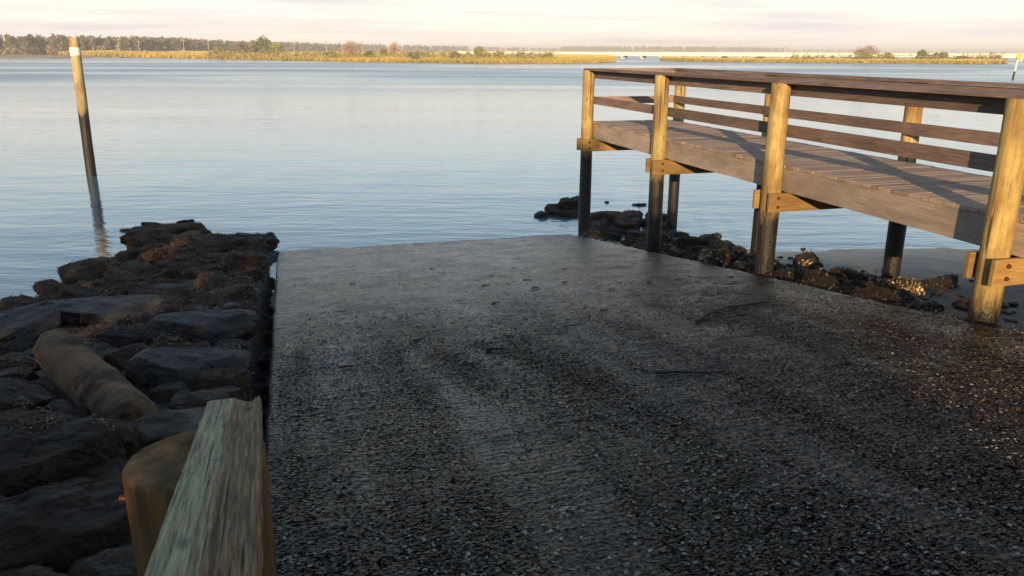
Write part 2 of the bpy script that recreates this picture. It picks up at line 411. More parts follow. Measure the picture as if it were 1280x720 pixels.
geo_n = n.t.nodes.new('ShaderNodeNewGeometry')
topf = n.rng(n.sep(geo_n.outputs['Normal'])[2], 0.5, 0.8)
col = n.mix(topf, col, n.ramp(n.noise(n.coords('Object', (1, 1, 1)), 18, 5), [(0.3, (0.045, 0.030, 0.013)), (0.7, (0.15, 0.098, 0.042))]))
M['mossy'] = n.done(col, 0.85, n.bump(n.noise(v, 6, 6, 0.65), 0.7, 0.012), 0.2)

# ------------------------------------------------------------------ ground sheet
def smooth(a, b, x):
    t = np.clip((x - a) / (b - a), 0, 1)
    return t * t * (3 - 2 * t)
def ground_z(x, y):
    u, s = x * CA + y * SA, -x * SA + y * CA
    plane = np.clip(M_R * (S0 - s), -1.6, 2.2)
    z_ramp = plane - 0.35
    # left bank of rubble
    edge = -3.5 - 0.6 * smooth(12.5, 9.0, s) - 2.2 * smooth(9.0, 2.0, s)
    bank = np.clip(M_R * (S0 + 0.9 - s), -1.6, 2.2) - 0.11 * np.clip(-u - 0.6, 0, 5) * smooth(4.0, 9.0, s) + 0.34 * np.exp(-((u + 1.9) / 0.9) ** 2 - ((s - 15.6) / 1.5) ** 2)
    bank = bank - 1.6 * smooth(0.35, -1.2, u - edge) - 1.2 * smooth(16.6, 18.4, s)
    # right beach
    k = np.clip(u - U_R, 0, 30)
    right = np.clip(0.128 * (S0 - 0.30 * k - s) - 0.02, -1.6, 2.3) - 0.15 * smooth(0, 1.5, k) * smooth(2, 6, s)
    z = np.where(u < -0.45, bank, np.where(u > U_R + 0.12, right, z_ramp))
    wl_ = smooth(-0.45, -0.25, u) * (u < 0)
    return np.maximum(z, -1.7)
def axis_vals(lo, hi, step, far):
    a = list(np.arange(lo, hi + 1e-6, step)); d = step
    p = hi
    while p < far: d *= 1.22; p += d; a.append(p)
    d = step; p = lo
    while p > -far: d *= 1.22; p -= d; a.insert(0, p)
    return np.array(a)
xs, ys = axis_vals(-12, 16, 0.14, 9000), axis_vals(-3, 22, 0.14, 9000)
gx, gy = np.meshgrid(xs, ys)
gz = ground_z(gx, gy)
near = (np.abs(gx) < 25) & (np.abs(gy) < 30)
for idx in np.argwhere(near):
    j, i = idx
    p = Vector((gx[j, i], gy[j, i], 0))
    gz[j, i] += 0.05 * mn.noise(p * 0.9) + 0.022 * mn.noise(p * 3.1)
def grid_faces(nx, ny):
    i = np.arange(nx - 1)[None, :]; j = np.arange(ny - 1)[:, None]
    a = j * nx + i
    return np.stack([a, a + 1, a + nx + 1, a + nx], -1).reshape(-1, 4)
ground = link('ground', mesh('ground', np.stack([gx, gy, gz], -1).reshape(-1, 3), grid_faces(len(xs), len(ys)), M['mud'], True))
tag(ground, 'muddy sand shore beside and under the dock', 'ground', kind='structure')

# ------------------------------------------------------------------ water
wx, wy = axis_vals(-20, 20, 4.0, 9000), axis_vals(0, 40, 4.0, 9000)
qx, qy = np.meshgrid(wx, wy)
water = link('water', mesh('water', np.stack([qx, qy, np.zeros_like(qx)], -1).reshape(-1, 3), grid_faces(len(wx), len(wy)), M['water'], True))
tag(water, 'calm pale blue tidal river with light ripples', 'water', kind='structure')

# ------------------------------------------------------------------ boat ramp slab
us_ = np.concatenate([np.linspace(U_L, U_L + 0.03, 3), np.arange(U_L + 0.06, U_R, 0.034), [U_R]])
ss_ = np.concatenate([np.arange(-3, 2, 0.12), np.arange(2, 9, 0.028), np.arange(9, 17.6, 0.045)])
nu, ns = len(us_), len(ss_)
rv = np.zeros((ns, nu, 3))
for j, s in enumerate(ss_):
    lip = 0.10 * mn.noise(Vector((s * 0.7, 3.3, 0))) * 0.5
    for i, u in enumerate(us_):
        zz = ramp_z(min(max(s, -.5), 30))
        p = Vector((u, s, 0))
        d = 0.010 * mn.noise(Vector((u * 0.9, s * 1.6, 1.0))) + 0.007 * mn.noise(Vector((u * 3.0, s * 14, 5.0))) + 0.006 * mn.noise(p * 11.0) + 0.004 * mn.noise(Vector((u * 18, s * 26, 3.0)))
        d += 0.009 * max(0.0, mn.noise(Vector((u * 5.0, s * 9, 9.0))) - 0.15)
        d += 0.016 * mn.noise(Vector((u * 1.3, 7.0, 2.0))) * max(0.0, 1 - abs(s - 15.4) / 1.2)
        uu = u
        if i < 3:
            uu = u + 0.012 * mn.noise(Vector((0, s * 2.2, 2)))
            d -= (0.018, 0.006, 0.001)[i]
        if s < 2.5 and u < 0.02: uu = 0.02 + u * 0.01
        rv[j, i] = (uu, s, zz + d)
top_f = grid_faces(nu, ns)
vv = rv.reshape(-1, 3)
# side skirts
skl = rv[:, 0].copy(); skl[:, 2] -= 0.4; skl[:, 0] -= 0.01
skr = rv[:, -1].copy(); skr[:, 2] -= 0.4
o1 = len(vv); o2 = o1 + ns
jj = np.arange(ns - 1)
fl = np.stack([jj * nu, (jj + 1) * nu, o1 + jj + 1, o1 + jj], -1)
fr = np.stack([jj * nu + nu - 1, o2 + jj, o2 + jj + 1, (jj + 1) * nu + nu - 1], -1)
vv = np.concatenate([vv, skl, skr]); ff = np.concatenate([top_f, fl, fr])
ramp = link('boat_ramp', mesh('boat_ramp', vv, ff, M['ramp'], True), None, (0, 0, 0), (0, 0, AX))
tag(ramp, 'dark wet concrete boat ramp running down into the river', 'boat ramp', kind='structure')

# ------------------------------------------------------------------ far shore: polar helper (bearing tangent, distance)
def far(px, d): return (px - 640) / 1043.0 * d, d
def shore_d(px_y): return 4026.0 / (px_y - 63.0)

def land(name, front, back, label, z_top=0.55):
    """low marsh land between a front shoreline and a back line, both lists of (x, y) of equal length"""
    rows = [(0.0, -0.6), (0.012, 0.12), (0.05, 0.45), (0.15, z_top), (0.5, z_top + .1), (1.0, z_top + 0.2)]
    v, nn = [], len(front)
    for t, z in rows:
        for (a, b) in zip(front, back):
            v.append((a[0] * (1 - t) + b[0] * t, a[1] * (1 - t) + b[1] * t, z + 0.05 * random.uniform(-1, 1)))
    o = link(name, mesh(name, v, grid_faces(nn, len(rows)), M['soil'], True))
    return tag(o, label, 'terrain', kind='structure')
def dens(pts, k=14):
    out = []
    for a, b in zip(pts[:-1], pts[1:]):
        for i in range(k):
            t = i / k
            w = 1.0 if i == 0 else 1.0 + random.uniform(-0.006, 0.006)
            out.append((a[0] + (b[0] - a[0]) * t, (a[1] + (b[1] - a[1]) * t) * w))
    return out + [pts[-1]]
mf = dens([far(x, shore_d(y)) for x, y in [(-420, 69.0), (-60, 69.2), (55, 69.6), (105, 72.0), (150, 73.6), (300, 76.2), (450, 79.2), (600, 81.0), (700, 80.0), (745, 79.0), (768, 77.2)]])
mb = [(x * 5.2 - 30 if x < 0 else x * 4.0, 1900.0 - 2.2 * max(0.0, x)) for x, y in mf]
mb = [far(640 + (q[0] / q[1]) * 1043.0 * 1.0, 1500.0 if q[0] / q[1] < 0.02 else max(q[1] * 1.12, 1500.0 - 9000 * (q[0] / q[1] - 0.02))) for q in mf]
land('marsh_shore', mf, mb, 'golden grass marsh across the river below the treeline')
mdf = dens([far(x, shore_d(y)) for x, y in [(-420, 73.5), (-60, 75.4), (60, 75.6), (120, 74.6), (160, 73.9)]])
mdb = [(a * r_, b * r_) for (a, b), r_ in zip(mdf, np.linspace(1.9, 1.06, len(mdf)))]
land('mud_flat', mdf, mdb, 'brown tidal mud flat before the golden marsh', 0.12)
isf = dens([far(x, shore_d(y)) for x, y in [(826, 75.6), (870, 76.6), (960, 77.2), (1050, 77.6), (1150, 78.0), (1225, 78.3), (1259, 77.6)]])
isb = [(x * 1.13 + (1.5 if i < len(isf) / 2 else -4), y * 1.16) for i, (x, y) in enumerate(isf)]
land('marsh_island', isf, isb, 'low marsh island in front of the bridge', 0.5)
fb = [far(x, 2600.0) for x in np.linspace(-700, 2100, 30)]
fb2 = [far(x, 6500.0) for x in np.linspace(-700, 2100, 30)]
land('far_bank', fb, fb2, 'distant wooded bank behind the bridge', 0.8)

def grass_field(name, front, back, n_t, hgt, label, tmax=0.35, seed=1):
    g = np.random.default_rng(seed)
    k = len(front)
    f = np.array(front); b = np.array(back)
    t = g.random(n_t) ** 2.4 * tmax + 0.012
    q = g.random(n_t) * (k - 1.001); i = q.astype(int); w = (q - i)[:, None]
    p = (f[i] * (1 - w) + f[i + 1] * w) * (1 - t[:, None]) + (b[i] * (1 - w) + b[i + 1] * w) * t[:, None]
    z0 = np.interp(t, [0, 0.012, 0.05, 0.15, 1], [-0.2, 0.1, 0.42, 0.55, 0.7]) - 0.05
    scale = np.clip(np.hypot(p[:, 0], p[:, 1]) / 280.0, 0.8, 3.0)
    verts, cols = [], []
    patch = np.array([mn.noise(Vector((a * 0.03, c * 0.012, 0))) for a, c in p])
    for bld in range(3):
        ang = g.random(n_t) * math.pi
        hw = (0.10 + 0.16 * g.random(n_t)) * scale
        hh_ = hgt * (0.55 + 0.6 * g.random(n_t)) * np.clip(scale, 1, 2.0) * (1 + 0.25 * patch)
        off = (g.random((n_t, 2)) - 0.5) * 0.8 * scale[:, None]
        bx, by = p[:, 0] + off[:, 0], p[:, 1] + off[:, 1]
        lean = (g.random((n_t, 2)) - 0.5) * 0.5
        a = np.stack([bx - np.cos(ang) * hw, by - np.sin(ang) * hw, z0], -1)
        c = np.stack([bx + np.cos(ang) * hw, by + np.sin(ang) * hw, z0], -1)
        d = np.stack([bx + lean[:, 0], by + lean[:, 1], z0 + hh_], -1)
        verts.append(np.stack([a, c, d], 1).reshape(-1, 3))
        gold = np.array([0.46, 0.33, 0.085]); olive = np.array([0.20, 0.19, 0.055]); straw = np.array([0.55, 0.44, 0.18])
        mixf = np.clip(0.5 + 0.9 * patch + g.normal(0, 0.25, n_t), 0, 1)[:, None]
        cc = gold * mixf + olive * (1 - mixf)
        cc = np.where((t > 0.10)[:, None], cc * 0.4 + straw * 0.6, cc)
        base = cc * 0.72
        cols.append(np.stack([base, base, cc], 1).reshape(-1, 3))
    v = np.concatenate(verts); cl = np.concatenate(cols)
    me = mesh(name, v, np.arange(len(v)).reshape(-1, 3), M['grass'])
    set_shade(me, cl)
    return tag(link(name, me), label, 'grass', kind='stuff')
grass_field('marsh_grass', mf, mb, 52000, 1.05, 'golden marsh grass along the far shore', 0.30, 3)
grass_field('island_grass', isf, isb, 12000, 0.8, 'olive and gold marsh grass on the island before the bridge', 0.95, 4)

# ------------------------------------------------------------------ bushes and woods
def crown_arrays(cx, cy, z0, rx, ry, h, n_leaf, leaf, col, g, clumps=12, lo=0.12):
    """leaf triangles gathered in clumps through an uneven crown volume"""
    cpos, crad = [], []
    for _ in range(clumps):
        th = g.random() * 2 * math.pi; rr = math.sqrt(g.random()) * 0.78; zz = lo + (1 - lo) * g.random() ** 0.8
        sh = math.sqrt(max(0.05, 1 - (zz * 0.94) ** 2.2))
        cpos.append((math.cos(th) * rr * sh, math.sin(th) * rr * sh, zz * 0.9)); crad.append(0.20 + 0.22 * g.random())
    cpos, crad = np.array(cpos), np.array(crad)
    k = g.integers(0, clumps, n_leaf)
    d = g.normal(size=(n_leaf, 3)); d /= np.linalg.norm(d, axis=1)[:, None]
    rad = crad[k] * (0.55 + 0.5 * g.random(n_leaf))
    p = cpos[k] + d * rad[:, None] * np.array([1, 1, 0.75])
    p[:, 2] = np.clip(p[:, 2], 0.0, None)
    P = np.stack([cx + p[:, 0] * rx, cy + p[:, 1] * ry, z0 + p[:, 2] * h], -1)
    a = g.normal(size=(n_leaf, 3)); a /= np.linalg.norm(a, axis=1)[:, None]
    b = np.cross(a, g.normal(size=(n_leaf, 3))); b /= np.linalg.norm(b, axis=1)[:, None]
    L = (leaf * (0.6 + 0.8 * g.random(n_leaf)))[:, None]
    v = np.stack([P - a * L, P + a * L * 0.9 + b * L * 0.5, P + b * L * 1.1 - a * L * 0.3], 1).reshape(-1, 3)
    tone = (0.65 + 0.7 * g.random(n_leaf)) * (0.85 + 0.3 * g.random(clumps))[k]
    c = np.asarray(col)[None, :] * tone[:, None]
    return v, np.repeat(c, 3, 0)
def tube_arrays(pts, rads, seg=6):
    v, f = [], []
    for i, (p, r) in enumerate(zip(pts, rads)):
        for k in range(seg):
            a = 2 * math.pi * k / seg
            v.append((p[0] + r * math.cos(a), p[1] + r * math.sin(a), p[2]))
    for i in range(len(pts) - 1):
        for k in range(seg):
            f.append((i * seg + k, i * seg + (k + 1) % seg, (i + 1) * seg + (k + 1) % seg, (i + 1) * seg + k))
    f.append(tuple(range((len(pts) - 1) * seg, len(pts) * seg)))
    return v, f
def bush(name, label, x, y, z0, rx, h, col, cat='bush', group=None, n_leaf=1500, clumps=16, leaf=None, seed=0, stems=3, lo=0.05):
    g = np.random.default_rng(seed + 100)
    root = empty(name, (x, y, z0))
    v, c = crown_arrays(0, 0, 0, rx, rx * 0.8, h, n_leaf, leaf or (0.05 * h + 0.12), col, g, clumps, lo)
    me = mesh('crown', v, np.arange(len(v)).reshape(-1, 3), M['leaf']); set_shade(me, c)
    link('crown', me, root)
    vs_, fs_ = [], []
    for k in range(stems):
        a = g.random() * 6.28; r = h * 0.022 + 0.03
        pts = [(0.1 * rx * math.cos(a) * t + 0.55 * rx * math.cos(a) * t * t, 0.1 * rx * math.sin(a) * t + 0.5 * rx * math.sin(a) * t * t, h * 0.78 * t - 0.15) for t in (0, 0.25, 0.5, 0.75, 1)]
        tv, tf = tube_arrays(pts, [r * q for q in (1.2, 1, 0.8, 0.55, 0.25)])
        o = len(vs_); vs_ += tv; fs_ += [tuple(i + o for i in q) for q in tf]
    link('trunk', mesh('trunk', vs_, fs_, M['bark']), root)
    return tag(root, label, cat, group)
OL, DG, PK, YG = (0.21, 0.205, 0.07), (0.14, 0.15, 0.06), (0.40, 0.25, 0.17), (0.25, 0.25, 0.065)
def fbush(name, label, x0, x1, ytop, d, col, **kw):
    x, y = far((x0 + x1) / 2, d)
    rx = (x1 - x0) / 2 / 1043.0 * d
    ztop = CAM_H + d * (63 - ytop) * 0.000919
    return bush(name, label, x, y, 0.4, rx, ztop - 0.4, col, **kw)
fbush('oak_tree', 'broad dark green tree, largest of the clump in the golden marsh', 308, 346, 49.5, 470, (0.14, 0.14, 0.055), cat='tree', n_leaf=2600, clumps=26, seed=1)
fbush('marsh_bush', 'rounded yellow-green bush at the foot of the broad dark tree', 333, 358, 56.5, 440, YG, seed=2)
fbush('marsh_bush', 'brownish bush in the golden marsh, beside the broad dark tree', 286, 314, 54, 465, (0.17, 0.13, 0.075), seed=3)
fbush('marsh_bush', 'low olive bush at the end of the clump around the broad dark tree', 258, 292, 59, 450, OL, seed=4)
fbush('bare_tree', 'wide pinkish bare-branched tree on the far marsh beside a utility pole', 421, 456, 53, 360, PK, cat='tree', n_leaf=2600, clumps=26, leaf=0.22, seed=5)
fbush('bare_tree', 'small square-topped pinkish bare tree behind green marsh bushes', 480, 502, 55, 420, (0.42, 0.26, 0.16), cat='tree', n_leaf=1800, clumps=18, leaf=0.22, seed=6)
for i, (a, b, t, d, c, lb) in enumerate([
    (400, 424, 64, 330, OL, 'low olive bush just before the wide pinkish tree'),
    (452, 468, 64.5, 300, DG, 'dark green bush between the two pinkish trees'),
    (500, 532, 65, 300, OL, 'wide olive marsh bush beyond the small pinkish tree'),
    (512, 524, 68, 262, DG, 'small dark bush at the shoreline edge of the marsh'),
    (555, 580, 65.5, 300, (0.18, 0.18, 0.085), 'grey-green bush next to the bright round bush'),
    (584, 609, 60.2, 310, (0.20, 0.22, 0.045), 'bright green round bush at the end of the bridge'),
    (610, 634, 65.5, 320, OL, 'low bush right behind the bright round bush'),
    (640, 660, 66.2, 330, (0.19, 0.18, 0.085), 'low drab bush in front of the bridge end'),
    (676, 692, 66.6, 320, OL, 'lone small bush in marsh before the bridge railing'),
    (470, 486, 62, 380, (0.22, 0.17, 0.09), 'tawny bush at the foot of the small pinkish tree'),
    ]):
    fbush('marsh_bush', lb, a, b, t, d, c, seed=20 + i, group='bushes on the far marsh')
fbush('bare_tree', 'large brown rounded tree on the marsh island before the bridge', 1062, 1103, 56.0, 296, (0.27, 0.20, 0.135), cat='tree', n_leaf=3200, clumps=30, leaf=0.2, seed=40)
for i, (a, b, t, d, c, lb) in enumerate([
    (1060, 1092, 68, 284, (0.19, 0.19, 0.08), 'low green thicket under the large brown island tree'),
    (1100, 1122, 64.5, 300, OL, 'small olive bush touching the large brown island tree'),
    (1140, 1164, 61.5, 296, (0.16, 0.16, 0.07), 'dome-shaped dark bush on the marsh island, taller of a pair'),
    (1163, 1187, 63.5, 298, (0.18, 0.17, 0.07), 'dome-shaped dark bush on the marsh island, lower of a pair'),
    (1192, 1214, 68, 286, (0.15, 0.165, 0.065), 'round green bush on the island near its tip'),
    (1214, 1236, 70, 287, (0.21, 0.19, 0.085), 'low drab scrub on the island beside the round green bush'),
    (1234, 1256, 70.3, 287, (0.21, 0.185, 0.085), 'low drab scrub at the very tip of the island'),
    (896, 912, 69.0, 305, OL, 'tiny bush at the bare end of the marsh island'),
    (940, 958, 70.0, 300, (0.18, 0.18, 0.07), 'tiny dark bush by the island shore beyond the bare end'),
    ]):
    fbush('island_bush', lb, a, b, t, d, c, seed=60 + i, group='bushes on the marsh island', n_leaf=1100)

def scrub_belt(name, label, px0, px1, d0, d1, n_b, seed):
    g = np.random.default_rng(seed); V, Cc = [], []
    for _ in range(n_b):
        x, y = far(g.uniform(px0, px1), g.uniform(d0, d1))
        h = g.uniform(0.8, 2.3) + 0.3; rr = g.uniform(1.0, 3.2)
        cl = np.array([(0.26, 0.22, 0.08), (0.20, 0.19, 0.075), (0.30, 0.22, 0.11)][g.integers(0, 3)])
        v, c = crown_arrays(x, y, 0.35, rr, rr, h + 0.6, 120, 0.22, cl, g, 6, 0.0)
        V.append(v); Cc.append(c)
    v, c = np.concatenate(V), np.concatenate(Cc)
    me = mesh(name, v, np.arange(len(v)).reshape(-1, 3), M['leaf']); set_shade(me, c)
    return tag(link(name, me), label, 'scrub', kind='stuff')
scrub_belt('marsh_scrub', 'low tawny scrub growing through the far marsh', 250, 690, 285, 420, 330, 31)
scrub_belt('island_scrub', 'low tawny scrub growing on the marsh island', 990, 1254, 284, 306, 90, 32)
def wood(name, label, line, n_trees, hmin, hmax, col, seed, depth=60):
    g = np.random.default_rng(seed)
    V, Cc = [], []
    pts = np.array(line)
    seglen = np.linalg.norm(pts[1:] - pts[:-1], axis=1)
    # uniform over apparent angle
    for k in range(n_trees):
        q = g.random() * (len(pts) - 1.001); i = int(q); w = q - i
        p = pts[i] * (1 - w) + pts[i + 1] * w
        d = math.hypot(*p)
        p = p + np.array([g.normal(0, 6), abs(g.normal(0, depth))])
        h = hmin + (hmax - hmin) * g.random()
        rr = h * (0.20 + 0.14 * g.random())
        cl = np.asarray(col) * (0.75 + 0.5 * g.random()) * np.array([1 + 0.3 * g.normal() * 0.5, 1, 1])
        v, c = crown_arrays(p[0], p[1], h * 0.35 + 0.5, rr, rr, h * 0.65, 170, 0.085 * h, cl, g, 7, 0.05)
        V.append(v); Cc.append(c)
        # understorey
        v, c = crown_arrays(p[0] + g.normal(0, 5), p[1] - 4 + g.normal(0, 5), 0.3, rr * 1.5, rr, h * 0.5, 70, 0.085 * h, np.array([0.22, 0.165, 0.095]) * (0.7 + .5 * g.random()), g, 5, 0.0)
        V.append(v); Cc.append(c)
        # trunk as a thin three-sided spike
        r = 0.16
        for a in range(3):
            t0, t1 = a * 2.094, (a + 1) * 2.094
            V.append(np.array([[p[0] + r * math.cos(t0), p[1] + r * math.sin(t0), 0], [p[0] + r * math.cos(t1), p[1] + r * math.sin(t1), 0], [p[0], p[1], h * 0.8]]))
            Cc.append(np.tile(np.array([[0.20, 0.165, 0.125]]), (3, 1)))
    v, c = np.concatenate(V), np.concatenate(Cc)
    me = mesh(name, v, np.arange(len(v)).reshape(-1, 3), M['leaf']); set_shade(me, c)
    return tag(link(name, me), label, 'woodland', kind='stuff')
wood('far_woodland', 'brownish green pine wood behind the golden marsh', [far(-260, 500), far(0, 535), far(150, 590), far(240, 760), far(310, 980)], 460, 9.4, 11.8, (0.13, 0.115, 0.07), 5, 45)
wood('far_woodland', 'lower wood receding behind the pinkish trees', [far(300, 950), far(380, 1180), far(470, 1450), far(580, 1900), far(700, 3000)], 460, 9.5, 12.5, (0.14, 0.125, 0.085), 6, 80)
wood('far_woodland', 'distant wooded shore beyond the bridge', [far(706, 2500), far(760, 2450), far(880, 2350), far(985, 2700)], 420, 13, 16, (0.12, 0.115, 0.08), 7, 120)
wood('far_woodland', 'faint low wood on the horizon beyond the marsh island', [far(960, 3300), far(1100, 3400), far(1300, 3800), far(1500, 3800)], 330, 8, 13, (0.12, 0.115, 0.08), 8, 150)

# ------------------------------------------------------------------ bridge
def box_bm(bm, x0, x1, y0, y1, z0, z1):
    vs_ = [bm.verts.new(p) for p in ((x0, y0, z0), (x1, y0, z0), (x1, y1, z0), (x0, y1, z0), (x0, y0, z1), (x1, y0, z1), (x1, y1, z1), (x0, y1, z1))]
    for q in ((0, 3, 2, 1), (4, 5, 6, 7), (0, 1, 5, 4), (1, 2, 6, 5), (2, 3, 7, 6), (3, 0, 4, 7)):
        bm.faces.new([vs_[i] for i in q])
def box(name, m, parent, x0, x1, y0, y1, z0, z1):
    bm = bmesh.new(); box_bm(bm, x0, x1, y0, y1, z0, z1)
    return link(name, bm_mesh(name, bm, m), parent)
B0, B1 = Vector((*far(575, 455), 0)), Vector((*far(1430, 340), 0))
blen = (B1 - B0).length
bang = math.atan2(B1.y - B0.y, B1.x - B0.x)
br_ = empty('causeway_bridge', B0, bang)
tag(br_, 'long low pale concrete bridge crossing the river in the distance', 'bridge')
box('deck_slab', M['bridge'], br_, 0, blen, -5, 5, 2.05, 2.45)
for k, yy_ in enumerate((-4.6, -1.6, 1.6, 4.6)):
    box('girder', M['bridge'], br_, 0, blen, yy_ - 0.25, yy_ + 0.25, 1.45, 2.046)
box('parapet', M['bridge'], br_, 0, blen, -5.12, -4.86, 2.2, 3.1)
box('parapet', M['bridge'], br_, 0, blen, 4.86, 5.12, 2.2, 3.1)
pcap = None
for k in range(int(blen / 9.6)):
    x = 5 + k * 9.6
    if pcap is None:
        bm = bmesh.new(); box_bm(bm, -0.55, 0.55, -5.3, 5.3, 0.95, 1.446); pcap = bm_mesh('pier_cap', bm, M['bridge'])
        bm = bmesh.new()
        bmesh.ops.create_cone(bm, cap_ends=True, segments=10, radius1=0.42, radius2=0.42, depth=4.0)
        bmesh.ops.translate(bm, verts=bm.verts, vec=(0, 0, -1.06)); pcol = bm_mesh('pier_column', bm, M['bridge'])
    c = link('pier_cap', pcap, br_, (x, 0, 0))
    for yy_ in (-3.9, 0, 3.9):
        link('pier_column', pcol, c, (0, yy_, 0))

# utility poles on the far marsh
def upole(px, d, h, label):
    x, y = far(px, d)
    r = empty('utility_pole', (x, y, 0.3))
    tv, tf = tube_arrays([(0, 0, -0.5), (0, 0, h)], [0.2, 0.14], 8)
    link('pole', mesh('pole', tv, tf, M['pole']), r)
    box('crossarm', M['pole'], r, -1.1, 1.1, -0.16, -0.06, h - 1.0, h - 0.8)
    return tag(r, label, 'utility pole', 'utility poles along the far marsh')
for px, d, h, lb in [(148, 520, 10.0, 'pale utility pole standing before the tall pine wood'), (173, 520, 8.8, 'pale utility pole standing before the tall pine wood'),
                     (229, 500, 9.4, 'pale utility pole standing before the tall pine wood'), (260, 480, 9.6, 'pale utility pole above the low olive bush of the dark clump'),
                     (367, 470, 9.0, 'utility pole standing just past the clump with the broad dark tree'), (407, 460, 8.5, 'utility pole before the wide pinkish tree'),
                     (452, 440, 8.5, 'utility pole at the edge of the wide pinkish tree'), (551, 420, 7.6, 'utility pole rising over the grey-green bush'), (607, 420, 7.2, 'slim pale pole beside the bright round bush')]:
    upole(px, d, h, lb)

# ------------------------------------------------------------------ posts and marker in the water
def pile_mesh(r, z0, z1, seed, wob=0.006, seg=20, rings=26, lean=(0, 0), dome=0.012):
    v, f = [], []
    for j in range(rings + 1):
        t = j / rings; z = z0 + (z1 - z0) * t
        for k in range(seg):
            a = 2 * math.pi * k / seg
            rr = r * (1.03 - 0.06 * t) + wob * mn.noise(Vector((math.cos(a) * 2, math.sin(a) * 2, z * 1.5 + seed * 9)))
            rr += 0.35 * wob * mn.noise(Vector((math.cos(a) * 9, math.sin(a) * 9, z * 0.6 + seed)))
            v.append((lean[0] * t + rr * math.cos(a), lean[1] * t + rr * math.sin(a), z))
    for j in range(rings):
        for k in range(seg):
            f.append((j * seg + k, j * seg + (k + 1) % seg, (j + 1) * seg + (k + 1) % seg, (j + 1) * seg + k))
    o = len(v)
    for q, (sc_, dz) in enumerate(((0.93, dome * 0.7), (0.5, dome))):
        for k in range(seg):
            b = v[rings * seg + k]
            v.append((lean[0] + (b[0] - lean[0]) * sc_, lean[1] + (b[1] - lean[1]) * sc_, z1 + dz))
        s_ = rings * seg if q == 0 else o
        for k in range(seg):
            f.append((s_ + k, s_ + (k + 1) % seg, o + q * seg + (k + 1) % seg, o + q * seg + k))
    f.append(tuple(o + seg + k for k in range(seg)))
    return v, f
pr = empty('water_piling', W(-5.62, 26.82, 0))
pv, pf = pile_mesh(0.145, -1.6, 4.0, 3, 0.006, 20, 30, lean=(0.06, 0.05))
link('pile', mesh('pile', pv, pf, M['pile_grey'], True), pr)
bv, bf = [], []
seg = 20
for zz in (3.52, 3.74):
    t = (zz + 1.6) / 5.6
    for k in range(seg):
        a = 2 * math.pi * k / seg
        rr = 0.145 * (1.03 - 0.06 * t) + 0.010
        bv.append((0.06 * t + rr * math.cos(a), 0.05 * t + rr * math.sin(a), zz))
bf = [(k, (k + 1) % seg, seg + (k + 1) % seg, seg + k) for k in range(seg)]
link('reflective_band', mesh('reflective_band', bv, bf, M['white'], True), pr)
tag(pr, 'lone leaning wooden piling with a white band near its top', 'piling')

mk = empty('channel_marker', (*far(1270.5, 118), 0))
tv, tf = tube_arrays([(0, 0, -1.2), (0.05, 0, 0.6), (0.10, 0, 1.1)], [0.13, 0.13, 0.13], 10)
link('pole_foot', mesh('pole_foot', tv, tf, M['stick']), mk)
tv, tf = tube_arrays([(0.10, 0, 1.0), (0.28, 0, 3.6)], [0.12, 0.11], 10)
link('pole', mesh('pole', tv, tf, M['white'], True), mk)
bm = bmesh.new(); box_bm(bm, -0.36, 0.36, -0.03, 0.03, -0.36, 0.36)
bmesh.ops.rotate(bm, verts=bm.verts, cent=(0, 0, 0), matrix=Matrix.Rotation(R(45), 3, 'Y'))
link('marker_board', bm_mesh('marker_board', bm, M['orange']), mk, (0.26, -0.16, 3.15))
tag(mk, 'orange diamond channel marker on a white pole in the river', 'marker')

# ------------------------------------------------------------------ dock
U_N, U_F = 6.02, 8.06                  # near and far rows of piles
dock = empty('wooden_dock', W(7.0, 10.0, 0), AX)
tag(dock, 'weathered wooden fishing dock on round piles beside the ramp', 'dock')
def L(u, s, z): return (u - 7.0, s - 10.0, z)
_board_cache = {}
def board(name, u0, s0, u1, s1, z0, z1, wid, m, parent=None, cham=0.005):
    """straight board between two plan points (centre line), vertical extent z0..z1, plan width wid"""
    ln = math.hypot(u1 - u0, s1 - s0)
    key = (round(ln, 3), round(z1 - z0, 3), wid, m.name)
    me = _board_cache.get(key)
    if me is None:
        bm = bmesh.new()
        bmesh.ops.create_cube(bm, size=1)
        bmesh.ops.scale(bm, verts=bm.verts, vec=(ln, wid, z1 - z0))
        bmesh.ops.bevel(bm, geom=list(bm.edges), offset=cham, segments=2, affect='EDGES', profile=0.6)
        me = bm_mesh(name, bm, m)
        _board_cache[key] = me
    l0 = L((u0 + u1) / 2, (s0 + s1) / 2, (z0 + z1) / 2)
    return link(name, me, parent or dock, l0, (random.uniform(-.006, .006), 0, math.atan2(s1 - s0, u1 - u0)))
POST_S = [15.5, 12.2, 8.9, 5.45, 2.1]
Z_CAP = 3.36
for i, s in enumerate(POST_S):
    for u in (U_N, U_F):
        gz0 = -1.6 if s > 12 else ramp_z(s) - 0.9
        top = Z_CAP - 0.042
        lean = (random.uniform(-.02, .02), random.uniform(-.02, .02))
        pv, pf = pile_mesh(0.122 if u == U_N else 0.115, gz0, top, i * 7 + u, 0.006, 20, 30, lean)
        me = mesh('post', pv, pf, M['pile'] if s > 6 else M['pile_high'], True)
        link('post', me, dock, L(u, s, 0))
